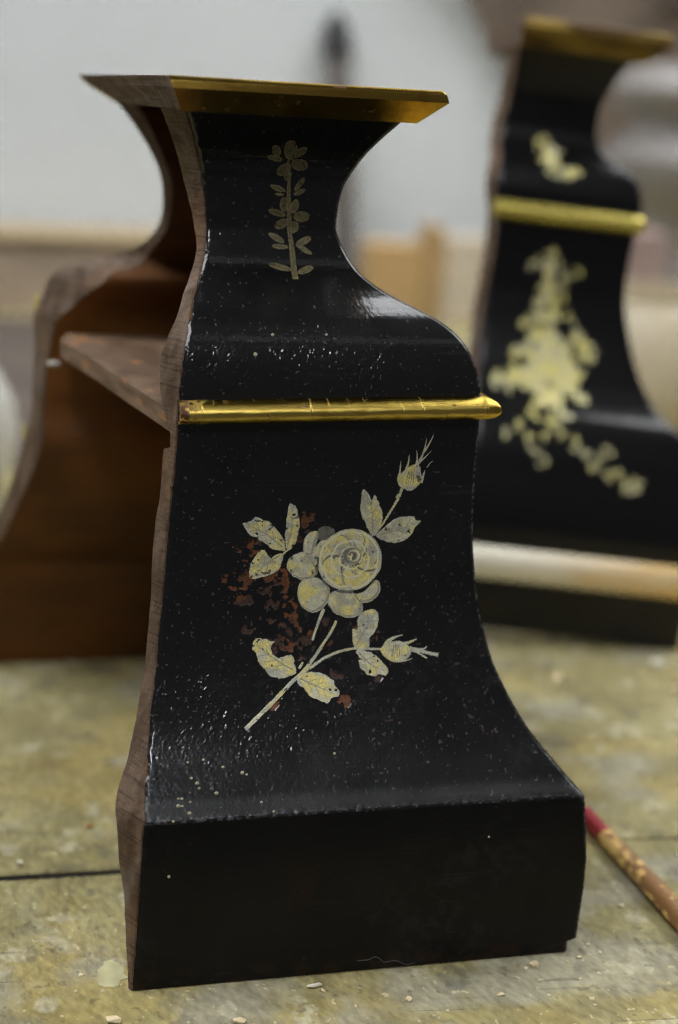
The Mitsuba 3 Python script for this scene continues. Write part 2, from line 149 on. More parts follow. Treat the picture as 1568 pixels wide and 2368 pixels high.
def cut_wood(p, n, uv):
    g = fbm(p.x * 250, p.y * 250, p.z * 60, 4)
    d = fbm(p.x * 40, p.y * 40, p.z * 40, 3)
    streak = noise(p.x * 900, p.y * 900, p.z * 2200)
    c = mix((0.085, 0.053, 0.034), (0.180, 0.132, 0.098), smoothstep(0.25, 0.75, g))
    c = mix(c, (0.21, 0.125, 0.07), smoothstep(0.55, 0.8, d) * 0.5)
    c = mix(c, (0.24, 0.21, 0.195), smoothstep(0.6, 0.85, fbm(p.x * 90, p.y * 90, p.z * 30 + 5, 3)) * 0.6)
    saw = smoothstep(0.62, 0.80, noise(p.x * 60, p.y * 60, p.z * 1300))
    return c * mi.Color3f(1.0, 0.93, 0.84) * (0.58 + 0.40 * streak) * (1 - 0.35 * saw)
scene['cut_wood'] = {'type': 'twosided', 'bsdf': {'type': 'bumpmap', 'arbitrary': proc(lambda p, n, uv: 0.0006 * fbm(p.x * 500, p.y * 500, p.z * 500, 3), 3e-4), 'scale': 1.0,
                     'bsdf': {'type': 'principled', 'base_color': proc(cut_wood), 'roughness': 0.7, 'specular': 0.3}}}

def inner_wood(p, n, uv):
    g = fbm(p.x * 25, p.y * 25, p.z * 160, 4)
    d = fbm(p.x * 16, p.y * 16, p.z * 16, 4)
    c = mix((0.070, 0.026, 0.0060), (0.090, 0.034, 0.0070), smoothstep(0.3, 0.7, g))
    return mix(c, (0.175, 0.062, 0.010), smoothstep(0.35, 0.75, d) * 0.85)
scene['inner_wood'] = {'type': 'twosided', 'bsdf': {'type': 'principled', 'base_color': proc(inner_wood), 'roughness': 0.6, 'specular': 0.3}}

def shelf_wood(p, n, uv):
    g = fbm(p.x * 90, p.y * 60, p.z * 300, 4)
    c = mix((0.085, 0.054, 0.036), (0.165, 0.115, 0.082), smoothstep(0.25, 0.75, g))
    o = smoothstep(0.66, 0.74, fbm(p.x * 110, p.y * 70, p.z * 200, 3))
    return mix(c, (0.34, 0.16, 0.06), o * 0.45) * mi.Color3f(1.02, 0.94, 0.82)
scene['shelf_wood'] = {'type': 'twosided', 'bsdf': {'type': 'principled', 'base_color': proc(shelf_wood), 'roughness': 0.65, 'specular': 0.3}}

def gilt_wear(p):
    v = fbm(p.x * 330, p.y * 330, p.z * 330, 4)
    spots = smoothstep(0.715, 0.735, v)
    left = smoothstep(-0.004, -0.014, p.x) * smoothstep(0.42, 0.55, fbm(p.x * 700, p.y * 700, p.z * 700, 3)) * dr.select(p.z < 0.21, 1.0, 0.0)
    return dr.maximum(spots, left)

def gilt_crack(p):
    w = p.x + 0.0012 * (fbm(p.z * 300, p.x * 40, 1.0) - 0.5)
    f = w / 0.0083 + 1.6 * noise(w / 0.013, 5.0)
    d = dr.abs(f - dr.floor(f) - 0.5) * 0.0083
    k = smoothstep(0.00021, 0.00009, d) * smoothstep(0.45, 0.65, noise(dr.floor(f) * 3.1, p.z * 260, 2.0)) * dr.select(p.z < 0.25, 1.0, 0.0)
    return k

def gilt_col(p, n, uv):
    s = fbm(p.x * 30, p.y * 300, p.z * 900, 3)
    c = mix((0.74, 0.51, 0.085), (0.95, 0.72, 0.18), s)
    c = mix(c, (0.40, 0.23, 0.04), smoothstep(0.5, 0.75, fbm(p.x * 120, p.y * 120, p.z * 120 + 3, 3)) * 0.55)
    c = mix(c, (0.075, 0.020, 0.009), gilt_wear(p))
    return mix(c, (0.03, 0.018, 0.008), gilt_crack(p) * 0.85)
def gilt_bump(p, n, uv): return 0.00012 * fbm(p.x * 110, p.y * 400, p.z * 400, 3) - 0.00008 * gilt_crack(p)
scene['gilt'] = {'type': 'twosided', 'bsdf': {'type': 'blendbsdf', 'weight': proc(lambda p, n, uv: dr.maximum(gilt_wear(p), gilt_crack(p) * 0.9)),
                 'a': {'type': 'bumpmap', 'arbitrary': proc(gilt_bump, 2e-4), 'scale': 1.0, 'bsdf': {'type': 'roughconductor', 'material': 'none', 'alpha': 0.16, 'specular_reflectance': proc(gilt_col)}},
                 'b': {'type': 'principled', 'base_color': proc(gilt_col), 'roughness': 0.6, 'specular': 0.4}}}

def gilt_darkened_col(p, n, uv): return gilt_col(p, n, uv) * mi.Color3f(0.55, 0.48, 0.44) * (0.7 + 0.6 * fbm(p.x * 40, p.y * 40, p.z * 200, 3))  # same gilding, tint darkened for the shade on the downward slope
scene['gilt_darkened'] = {'type': 'twosided', 'bsdf': {'type': 'blendbsdf', 'weight': proc(lambda p, n, uv: dr.maximum(gilt_wear(p), gilt_crack(p) * 0.9)),
                 'a': {'type': 'roughconductor', 'material': 'none', 'alpha': 0.085, 'specular_reflectance': proc(gilt_darkened_col)},
                 'b': {'type': 'principled', 'base_color': proc(gilt_col), 'roughness': 0.6, 'specular': 0.4}}}

scene['gilt_old'] = {'type': 'twosided', 'bsdf': {'type': 'principled', 'base_color': proc(lambda p, n, uv: mix((0.085, 0.045, 0.012), (0.30, 0.20, 0.04), smoothstep(0.3, 0.7, fbm(p.x * 45, p.y * 45, p.z * 120, 3)))), 'roughness': 0.4, 'metallic': 0.5, 'specular': 0.4}}
def gilt_lit_left_col(p, n, uv):  # cream towards the left is a bright reflection painted into the gilding
    return mix((0.80, 0.52, 0.19), (0.93, 0.88, 0.71), smoothstep(0.325, 0.195, p.x + 0.09 * (fbm(p.x * 40, p.y * 40, p.z * 90, 3) - 0.5)))
scene['gilt_lit_left'] = {'type': 'twosided', 'bsdf': {'type': 'principled', 'base_color': proc(gilt_lit_left_col), 'roughness': 0.42, 'metallic': 0.25, 'specular': 0.5}}
scene['gilt_plain'] = {'type': 'twosided', 'bsdf': {'type': 'principled', 'base_color': rgb(0.66, 0.55, 0.13), 'roughness': 0.34, 'metallic': 0.7, 'specular': 0.5}}

# old silver-gilt paint of the flowers: uv.x is the distance from the rim of the stroke in millimetres
def paint_col(p, n, uv):
    rim = smoothstep(0.85, 0.10, uv.x + 1.0 * (fbm(p.x * 800, p.z * 800, 4.0, 2) - 0.5))
    patch = smoothstep(0.30, 0.66, fbm(p.x * 330, p.z * 330, 6.0, 3))
    a, b, w = voronoi(p.x * 950 + 0.5 * noise(p.x * 900, p.z * 900), p.z * 950)
    c = mix((0.62, 0.595, 0.43), (0.76, 0.66, 0.235), patch)
    c = mix(c, (0.40, 0.395, 0.33), smoothstep(0.52, 0.70, fbm(p.x * 260, p.z * 260, 16.0, 3)) * 0.7)
    c = mix(c, (0.50, 0.50, 0.44), rim * 0.5)
    c = c * (0.84 + 0.22 * w + 0.14 * fbm(p.x * 1800, p.z * 1800, 8.0, 2))
    c = c * (1 - 0.24 * smoothstep(0.15, 0.03, b - a))
    lost = smoothstep(0.755, 0.785, fbm(p.x * 520, p.z * 520, 13.0, 3))
    return mix(c, (0.03, 0.028, 0.026), lost * 0.8)
scene['flower_paint'] = {'type': 'twosided', 'bsdf': {'type': 'principled', 'base_color': proc(paint_col), 'roughness': 0.5, 'metallic': 0.05, 'specular': 0.4}}
def paint_dim_col(p, n, uv):  # weak light on the overhanging neck painted in: dark, lighter at the foot
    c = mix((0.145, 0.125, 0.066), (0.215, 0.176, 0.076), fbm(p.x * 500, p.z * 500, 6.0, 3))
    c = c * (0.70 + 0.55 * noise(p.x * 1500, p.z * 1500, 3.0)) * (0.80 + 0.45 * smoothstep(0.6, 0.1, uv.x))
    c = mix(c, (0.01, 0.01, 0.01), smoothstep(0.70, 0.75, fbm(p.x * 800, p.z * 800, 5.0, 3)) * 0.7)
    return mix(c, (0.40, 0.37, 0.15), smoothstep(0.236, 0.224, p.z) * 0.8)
scene['sprig_paint'] = {'type': 'twosided', 'bsdf': {'type': 'principled', 'base_color': proc(paint_dim_col), 'roughness': 0.5, 'metallic': 0.3, 'specular': 0.4}}
scene['shade_paint'] = {'type': 'twosided', 'bsdf': {'type': 'principled', 'base_color': proc(lambda p, n, uv: mix((0.085, 0.083, 0.070), (0.22, 0.215, 0.165), fbm(p.x * 800, p.z * 800, 2.0, 3))), 'roughness': 0.5, 'specular': 0.4}}
scene['light_paint'] = {'type': 'twosided', 'bsdf': {'type': 'principled', 'base_color': proc(lambda p, n, uv: mix((0.72, 0.70, 0.56), (0.84, 0.75, 0.36), smoothstep(0.3, 0.7, fbm(p.x * 500, p.z * 500, 2.0, 3)))), 'roughness': 0.5, 'metallic': 0.05, 'specular': 0.4}}
scene['yellow_gilt'] = {'type': 'twosided', 'bsdf': {'type': 'principled', 'base_color': proc(lambda p, n, uv: mix((0.56, 0.53, 0.31), (0.68, 0.61, 0.21), smoothstep(0.3, 0.7, fbm(p.x * 90, p.y * 90, p.z * 90, 3)))), 'roughness': 0.5, 'metallic': 0.2, 'specular': 0.4}}
scene['grey_paint'] = {'type': 'twosided', 'bsdf': {'type': 'principled', 'base_color': proc(lambda p, n, uv: mix((0.27, 0.265, 0.205), (0.42, 0.405, 0.29), fbm(p.x * 700, p.z * 700, 3.0, 3))), 'roughness': 0.5, 'specular': 0.4}}
scene['pale_speck'] = {'type': 'twosided', 'bsdf': {'type': 'principled', 'base_color': rgb(0.52, 0.47, 0.33), 'roughness': 0.5}}

def bench_col(p, n, uv):
    x, y = p.x, p.y
    big = fbm(x * 8, y * 9, 1.0, 4); mid = fbm(x * 44, y * 40, 2.0, 5); fine = fbm(x * 560 + y * 160, y * 280, 3.0, 3)
    c = mix((0.270, 0.250, 0.140), (0.365, 0.340, 0.205), smoothstep(0.25, 0.75, mid))
    c = mix(c, (0.42, 0.330, 0.115), smoothstep(0.46, 0.68, fbm(x * 19, y * 25, 7.0, 5)) * 0.42)
    c = mix(c, (0.335, 0.338, 0.315), smoothstep(0.48, 0.66, fbm(x * 24, y * 31, 11.0, 5)) * 0.70)
    c = mix(c, (0.165, 0.140, 0.080), smoothstep(0.52, 0.72, fbm(x * 38, y * 52, 15.0, 5)) * 0.36)
    c = mix(c, (0.100, 0.105, 0.110), smoothstep(0.64, 0.74, fbm(x * 62, y * 75, 19.0, 5)) * 0.45)
    c = mix(c, (0.48, 0.47, 0.40), smoothstep(0.66, 0.76, fbm(x * 85, y * 95, 23.0, 5)) * 0.60)
    c = mix(c, (0.085, 0.075, 0.055), smoothstep(0.75, 0.79, fbm(x * 300, y * 300, 29.0, 3)) * 0.40)
    c = mix(c, (0.60, 0.56, 0.42), smoothstep(0.77, 0.80, fbm(x * 420, y * 420, 37.0, 3)) * 0.6)
    sc = smoothstep(0.86, 0.89, noise(x * 24 + 4 * noise(y * 30), y * 620 + x * 60, 5.0)) * smoothstep(0.5, 0.7, noise(x * 35, y * 35, 6.0))
    c = mix(c, (0.12, 0.11, 0.085), sc * 0.5)
    return c * mi.Color3f(1.0, 0.945, 0.765) * (0.62 + 0.66 * fine) * (0.78 + 0.40 * big)
scene['bench_wood'] = {'type': 'twosided', 'bsdf': {'type': 'bumpmap', 'arbitrary': proc(lambda p, n, uv: 0.0012 * fbm(p.x * 500, p.y * 380, 1.0, 3), 3e-4), 'scale': 1.0,
                       'bsdf': {'type': 'principled', 'base_color': proc(bench_col), 'roughness': 0.75, 'specular': 0.25}}}
scene['nap'] = {'type': 'twosided', 'bsdf': {'type': 'diffuse', 'reflectance': proc(bench_col)}}
scene['dark_gap'] = {'type': 'twosided', 'bsdf': {'type': 'diffuse', 'reflectance': rgb(0.02, 0.018, 0.015)}}

def flat(key, c, rough=0.6, var=0.25, f=60, metallic=0.0, bump=0.0):
    c = np.array(c)
    col = proc(lambda p, n, uv: mix([float(v) for v in c * (1 - var)], [float(v) for v in c * (1 + var)], fbm(p.x * f, p.y * f, p.z * f, 4)))
    b = {'type': 'principled', 'base_color': col, 'roughness': rough, 'metallic': metallic, 'specular': 0.4}
    scene[key] = {'type': 'twosided', 'bsdf': b}
flat('wall_paint', (0.625, 0.655, 0.668), 0.9, 0.05, 2)
flat('brown_cloth', (0.150, 0.115, 0.087), 0.95, 0.2, 12)
flat('dark_cloth', (0.075, 0.062, 0.046), 0.95, 0.2, 12)
flat('tan_wood', (0.38, 0.295, 0.215), 0.6, 0.22, 14)
flat('straw_paint', (0.36, 0.275, 0.155), 0.6, 0.2, 14)
flat('orange_wood', (0.47, 0.31, 0.135), 0.6, 0.12, 25)
flat('orange_wood_dark', (0.42, 0.28, 0.125), 0.6, 0.12, 25)
flat('pale_wood', (0.60, 0.52, 0.40), 0.6, 0.1, 25)
flat('shade_grey', (0.085, 0.067, 0.054), 0.8, 0.25, 20)
flat('pale_glaze', (0.60, 0.59, 0.55), 0.3, 0.06, 20)
flat('grey_glaze', (0.27, 0.253, 0.24), 0.4, 0.15, 18)
flat('cream_glaze', (0.56, 0.48, 0.34), 0.4, 0.12, 18)
flat('pink_wood', (0.33, 0.24, 0.225), 0.6, 0.2, 25)
flat('bristle', (0.035, 0.034, 0.036), 0.6, 0.3, 200)
flat('grey_handle', (0.125, 0.113, 0.103), 0.5, 0.15, 60)
flat('chip_wood', (0.66, 0.55, 0.34), 0.7, 0.2, 500)
flat('chip_orange', (0.50, 0.24, 0.06), 0.7, 0.2, 500)
flat('chip_white', (0.75, 0.72, 0.58), 0.7, 0.1, 500)
flat('dried_paint', (0.50, 0.47, 0.26), 0.7, 0.25, 260)
flat('yellow_paint', (0.50, 0.43, 0.14), 0.6, 0.2, 260)
flat('glue', (0.42, 0.40, 0.35), 0.5, 0.15, 200)
flat('thread', (0.16, 0.155, 0.15), 0.7, 0.1, 200)
flat('steel', (0.55, 0.55, 0.55), 0.3, 0.1, 60, 1.0)

# ---------------------------------------------------------------- the setting
def box_mesh(x0, x1, y0, y1, z0, z1):
    return trimesh.creation.box(bounds=[[x0, y0, z0], [x1, y1, z1]])
put('wall', box_mesh(-2.2, 3.2, 1.62, 1.80, -0.9, 2.3), 'wall_paint', kind='structure', label='pale blue grey plastered wall behind the workbench')

# ---------------------------------------------------------------- workbench: boards with dark joints
def board(x0, x1, fa, fb, thick=0.032, dz=0.0, seed=0):
    """fa(x), fb(x): front and back edge of the board; a slightly uneven top with rounded arrises"""
    xs = np.unique(np.r_[np.linspace(x0, -0.16, 24), np.linspace(-0.16, 0.34, 160), np.linspace(0.34, x1, 30)])
    r = 0.0012
    ts = np.r_[0, 0, np.linspace(0, 1, 26), 1, 1]
    ins = np.r_[0, 0, r, np.full(24, 0.0), -r, 0, 0]
    zs = np.r_[-thick, -r, np.zeros(26), -r, -thick]
    wob = 0.0011 * (np_fbm(np.c_[xs * 140, np.full_like(xs, seed), np.zeros_like(xs)], 3, seed) - 0.5)
    wob2 = 0.0011 * (np_fbm(np.c_[xs * 140, np.full_like(xs, seed + 9), np.zeros_like(xs)], 3, seed + 3) - 0.5)
    A = (fa(xs) + wob)[:, None]; B = (fb(xs) + wob2)[:, None]
    Y = A + (B - A) * ts + ins
    X = np.repeat(xs[:, None], len(ts), 1)
    Z = np.repeat(zs[None], len(xs), 0) + dz
    top = slice(2, 28)
    Z[:, top] += 0.0004 * (np_fbm(np.stack([X[:, top] * 30, Y[:, top] * 30, 0 * X[:, top] + seed], -1), 4, seed) - 0.5) * 1.2
    v = np.stack([X, Y, Z], -1).reshape(-1, 3)
    f = tri(grid_faces(len(xs), len(ts)))
    return v, f
cst = lambda c: (lambda x: np.full_like(x, c))
j1 = lambda x: 0.00075 - 0.0205 * (x + 0.07)
g1 = lambda x: np.interp(x, [-.12, -.03, .12, .19, .3], [.0056, .0046, .0010, .0012, .0012])
j2 = lambda x: 0.0930 - 0.006 * (x + 0.07)
g2 = lambda x: np.interp(x, [-.12, .0, .12, .3], [.0006, .0008, .00012, .00012])
edges = [(cst(-0.165), lambda x: j1(x) - g1(x) / 2), (lambda x: j1(x) + g1(x) / 2, lambda x: j2(x) - g2(x) / 2), (lambda x: j2(x) + g2(x) / 2, cst(0.66)), (cst(0.6605), cst(1.60))]
tag('workbench', 'worn olive workbench top of stained boards with dark joints, under the lacquered brackets', 'workbench')
for i, (fa, fb) in enumerate(edges):
    put('workbench__' + num('board', i), board(-1.1, 1.9, fa, fb, dz=(0.0, -0.0002, 0.0001)[i % 3], seed=i), 'bench_wood', smooth=40)
for k_, (jj, gg) in enumerate(((j1, g1),)):
    xs_ = np.linspace(-1.0, 1.8, 400); a_ = jj(xs_) - gg(xs_) / 2 - .0012; b_ = jj(xs_) + gg(xs_) / 2 + .0012
    put('workbench__' + num('joint', k_), (np.vstack([np.c_[xs_, a_, 0 * xs_ - .0012], np.c_[xs_, b_, 0 * xs_ - .0012]]), np.array([[i, i + 1, i + 401, i + 400] for i in range(399)])), 'dark_gap', label='dark strip laid in the joint between two boards for the shade of the gap')  # dark strip stands in for the shade inside the gap
put('workbench__underframe', box_mesh(-1.05, 1.85, -0.15, 1.57, -0.09, -0.033), 'dark_gap')
rng = np.random.default_rng(5)
N = 60000
hx = np.r_[rng.uniform(-0.09, 0.20, N), rng.uniform(-0.035, 0.132, 5000)]; hy = np.r_[rng.uniform(-0.14, 0.09, N), -0.0805 - np.abs(rng.normal(0, 0.0018, 5000))]
ok = np.abs(hy - j1(hx)) > g1(hx) * 0.5
hx, hy = hx[ok], hy[ok]; N = len(hx)
ln = rng.uniform(0.0005, 0.0013, N); a = rng.normal(0.6, 0.9, N); tilt = rng.uniform(0.25, 0.8, N); w = 0.00006
b0 = np.c_[hx, hy, np.full(N, -0.0001)]; tip = b0 + np.c_[np.cos(a) * np.cos(tilt) * ln, np.sin(a) * np.cos(tilt) * ln, np.sin(tilt) * ln]
side = np.c_[-np.sin(a), np.cos(a), 0 * a] * w
v = np.stack([b0 - side, b0 + side, tip], 1).reshape(-1, 3)
put('workbench__nap', (v, np.arange(3 * N).reshape(-1, 3)), 'nap', kind='stuff', label='short raised fibres of the worn bench surface')

# ---------------------------------------------------------------- bracket builder
def loft(rings):
    """rings: (nz, k, 3) closed rings; returns a closed mesh"""
    nz, k, _ = rings.shape
    v = rings.reshape(-1, 3)
    q = [[i * k + j, i * k + (j + 1) % k, (i + 1) * k + (j + 1) % k, (i + 1) * k + j] for i in range(nz - 1) for j in range(k)]
    f = tri(q).tolist()
    for j in range(1, k - 1):
        f.append([0, j + 1, j]); f.append([(nz - 1) * k, (nz - 1) * k + j, (nz - 1) * k + j + 1])
    m_ = trimesh.Trimesh(v, f, process=False)
    return m_

def sheet(V, thick_dir, thick):
    """V (nr, nc, 3): a sheet with its rim folded back along thick_dir (nr, nc, 3) by thick, so that its edge has depth"""
    nr, nc, _ = V.shape
    v = V.reshape(-1, 3); f = [grid_faces(nr, nc)]
    B = V + thick_dir * thick
    idx = np.arange(nr * nc).reshape(nr, nc)
    rim = np.r_[idx[0, :-1], idx[:-1, -1], idx[-1, :0:-1], idx[:0:-1, 0]]
    back = nr * nc + np.arange(len(rim)); vv = np.vstack([v, B.reshape(-1, 3)[rim], v[rim]])
    top = back + len(rim)
    f.append(np.c_[top, back, np.roll(back, -1), np.roll(top, -1)])
    return vv, tri(np.vstack(f))

class Bracket:
    def __init__(s, key, M, O, prof, xl, xf, tn, tf, D, W, z0, z1, bulge=None):
        s.key, s.M, s.O, s.D, s.W, s.z0, s.z1 = key, np.array(M, float), np.array(O, float), D, W, z0, z1
        s.p = curve(prof, 1); s.xl, s.xf, s.tn, s.tf = xl, xf, tn, tf
        s.far_extra = 0.030 if bulge else 0.0
        s.bulge = bulge or (lambda z: 0 * z)
    def w(s, v): return np.asarray(v) @ s.M + s.O
    def xr(s, z): return s.D + s.p(z) + s.bulge(z)
    def pf(s, z): return s.p(z) + s.far_extra * (1 - np.clip(z / 0.13, 0, 1)) ** 1.5 * (z > 0)
    def zs(s, n):
        z = np.linspace(s.z0, s.z1, 6000); L = np.r_[0, np.cumsum(np.hypot(np.diff(z), np.diff(s.p(z))))]
        return np.interp(np.linspace(0, L[-1], n), L, z)
    def frame(s, z):
        h = 2e-4; d = (s.p(z + h) - s.p(z - h)) / (2 * h); q = np.sqrt(1 + d * d)
        return -1 / q, -d / q          # normal (0, ny, nz) of the near face
    def near(s, x, z, off=0.0):
        ny, nz = s.frame(z)
        return np.stack([x, -s.p(z) + ny * off, z + nz * off], -1)
    def panels(s, en, ef, lac, fine=None, nzs=260):
        k = s.key; z = s.zs(nzs); p = s.p(z); c = 0.0006
        from scipy.ndimage import gaussian_filter1d as gf
        zz_ = np.linspace(s.z0, s.z1, 900); up = np.interp(z, zz_, gf(s.tn(zz_), 9)); tn = np.where(np.abs(z - 0.181) < 0.006, s.tn(z), up); tf = np.interp(z, zz_, gf(s.tf(zz_), 9)); xr = s.xr(z)
        # near panel
        Oy = -p + c; Iy = Oy + tn * en[1]; Iy = np.minimum(Iy, s.W / 2)
        dd = np.maximum(tn * en[1], 0.004)
        xl = s.xl(z) + 0.0003
        ring = np.stack([np.c_[xl, Oy, z], np.c_[xr - c, Oy, z], np.c_[xr - c - dd, Iy, z], np.c_[xl + tn * en[0], Iy, z]], 1)
        put(k + '__side_panel', s.wm(loft(ring)), 'inner_wood', smooth=35)
        t = np.linspace(0, 1, 9)[None, :, None]
        E = ring[:, 0][:, None] * (1 - t) + ring[:, 3][:, None] * t
        jit = (np_fbm(np.stack([E[..., 1] * 200, E[..., 2] * 260, 0 * E[..., 0]], -1), 3, 4) - 0.5) * 0.0005
        E = E + np.array([-0.0004, -0.0002, 0]) + np.stack([-jit, jit * 0.5, 0 * jit], -1)
        Ed = np.zeros_like(E); Ed[..., 0] = 1
        put(k + '__side_panel__cut_edge', s.wv(*sheet(E[:, ::-1], Ed, 0.0006)), 'cut_wood', smooth=30, label='raw sawn edge of the near side panel, dusty brown')
        # far panel
        pf = s.pf(z); Oy = s.W + pf - c; Iy = Oy + tf * ef[1]; dd = np.maximum(-tf * ef[1], 0.004); dd = np.minimum(dd, 0.014)
        xf = s.xf(z) + 0.0003
        ring = np.stack([np.c_[xf + tf * ef[0], Iy, z], np.c_[np.maximum(xr - c - dd, xf + tf * ef[0] + .004), Iy, z], np.c_[xr - c, Oy, z], np.c_[xf, Oy, z]], 1)
        put(k + '__side_panel_001', s.wm(loft(ring)), 'inner_wood', smooth=35)
        E = ring[:, 3][:, None] * (1 - t) + ring[:, 0][:, None] * t + np.array([-0.0004, -0.0002, 0])
        put(k + '__side_panel_001__cut_edge', s.wv(*sheet(E, np.zeros_like(E) + [1, 0, 0], 0.0006)), 'cut_wood', smooth=30, label='raw sawn edge of the far side panel, dusty brown')
        Vf = np.stack([np.stack([s.xf(z) + (xr - s.xf(z)) * u, s.W + pf, z], -1) for u in np.linspace(0, 1, 12)], 1)
        put(k + '__side_panel_001__lacquer_coat', s.wv(*sheet(Vf[:, ::-1], np.zeros_like(Vf) + [0, -1, 0], 0.0006)), 'lacquer_plain', smooth=40)
        # front panel (turned away from the camera)
        a, b = -p + 0.0004, s.W + s.pf(z) - 0.0004; t_ = 0.010
        ring = np.stack([np.c_[xr - c, a + c, z], np.c_[xr - c, b - c, z], np.c_[xr - t_, b - t_ - .004, z], np.c_[xr - t_, a + t_ + .004, z]], 1)
        put(k + '__front_panel', s.wm(loft(ring)), 'inner_wood', smooth=35)
        Vr = np.stack([np.stack([xr, a + (b - a) * u, z], -1) for u in np.linspace(0, 1, 14)], 1)
        put(k + '__front_panel__lacquer_coat', s.wv(*sheet(Vr, np.zeros_like(Vr) + [-1, 0, 0], 0.0005)), 'lacquer_plain', smooth=40)
        # near lacquer coat
        nx, nz = fine or (60, 300)
        z = s.zs(nz); u = np.linspace(0, 1, nx)
        jl = (np_fbm(np.c_[z * 420, z * 0, z * 0], 4, 2) - 0.5) * 0.0013
        Z = np.repeat(z[:, None], nx, 1); XL = (s.xl(z) + jl)[:, None]; XR = s.xr(z)[:, None]
        X = XL + (XR - XL) * u
        off = np.zeros_like(X)
        if fine: off = relief(X, Z)
        off -= 0.0007 * np.exp(-((X - XL) / 0.0010) ** 2) + 0.0004 * np.exp(-((XR - X) / 0.0007) ** 2)
        V = s.near(X, Z, off)
        cut = int(np.searchsorted(z, 0.0628)) if fine else 0
        UV = np.stack([X - XL, XR - X], -1) * 1000
        def rim_uv(G):
            i_ = np.arange(G.shape[0] * G.shape[1]).reshape(G.shape[:2]); r_ = np.r_[i_[0, :-1], i_[:-1, -1], i_[-1, :0:-1], i_[:0:-1, 0]]
            G = G.reshape(-1, 2); return np.vstack([G, G[r_], G[r_]])
        C_ = V[cut:]
        put(k + '__side_panel__lacquer_coat', s.wv(*sheet(C_, np.zeros_like(C_) + [0, 1, 0], 0.0007)), lac, smooth=50 if not fine else True, uv=rim_uv(UV[cut:]) if fine else None, label='black lacquer, pitted and flaked' if fine else None)
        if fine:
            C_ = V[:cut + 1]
            put(k + '__side_panel__plinth_coat', s.wv(*sheet(C_, np.zeros_like(C_) + [0, 1, 0], 0.0007)), 'lacquer_low_gloss', smooth=True, uv=rim_uv(UV[:cut + 1]), label='black lacquer on the upright plinth, gloss cut to keep out the bench reflection')
    def wm(s, m_): m_.vertices = s.w(m_.vertices); m_.fix_normals(); return m_
    def wv(s, v, f): return s.w(v), f

def relief(X, Z):
    """uneven old lacquer: brush marks, wrinkles and pits, and the depth of the flaked patches (metres)"""
    sh = X.shape; x, z = X.ravel().astype(np.float32), Z.ravel().astype(np.float32)
    q = lambda a, b, o, sd: np_fbm(np.c_[x * a, z * b, np.zeros_like(x)], o, sd).reshape(sh) - 0.5
    g = lambda c, w: np.exp(-((Z - c) / w) ** 2)
    left = 1 / (1 + np.exp((X - 0.045) / 0.016))
    rough = 0.09 + 1.0 * g(0.2110, 0.0085) * (0.45 + 0.75 * left) + 0.7 * g(0.201, 0.008) * (0.45 + 0.5 * left) + 0.75 * g(0.174, 0.014) + 1.0 * g(0.098, 0.026) * (0.45 + 0.7 * left) + 0.35 * g(0.135, 0.03)
    rough *= np.where(Z < 0.066, 0.35, 1.0)
    rough *= 0.35 + 1.1 * np.clip((q(130, 110, 3, 51) + 0.20) / 0.4, 0, 1)
    r = 0.62 * rough * (0.00010 * q(760, 560, 3, 1) + 0.00009 * q(1700, 1100, 2, 6) + 0.0011 * np.clip(q(1250, 950, 2, 31) - 0.19, 0, 1)) + 0.000035 * q(1100, 900, 2, 77)
    r += 0.0005 * q(500, 500, 3, 17) * np.exp(-((Z - 0.0636) / 0.0012) ** 2)
    pit = np.clip(q(900, 800, 2, 12) - 0.20, 0, 1) * 0.0006 * rough
    r += 0.00022 * q(45, 60, 3, 3) + 0.00003 * q(60, 1400, 2, 8) - pit
    c = np.array(chip_field(mi.Float(x), mi.Float(np.full_like(x, -0.05)), mi.Float(z))).reshape(sh)
    return r - 0.00016 * c

NOTCH = lambda z: np.interp(z, [-.01, .0040, .0046, .0057, .0147, .0253, .0385, .0533, .0620, .0640], [-.0003, -.0003, -.0006, .0030, .0033, .0038, .0035, .0016, .0002, 0])
P0 = curve(PROFILE, 1)
B1 = Bracket('clock_bracket', np.eye(3), (0, 0, 0), PROFILE, curve(NEAR_X), curve(FAR_X), curve(NEAR_T), curve(FAR_T), 0.046667, 0.116912, 0.0006, 0.2898, NOTCH)
tag('clock_bracket', 'sharp black lacquered clock bracket in front, painted with a rose spray and sprig', 'clock bracket', 'black lacquered clock brackets')
B1.panels((-0.5, 0.866), (0.5, -0.866), 'lacquer', fine=(400, 960))

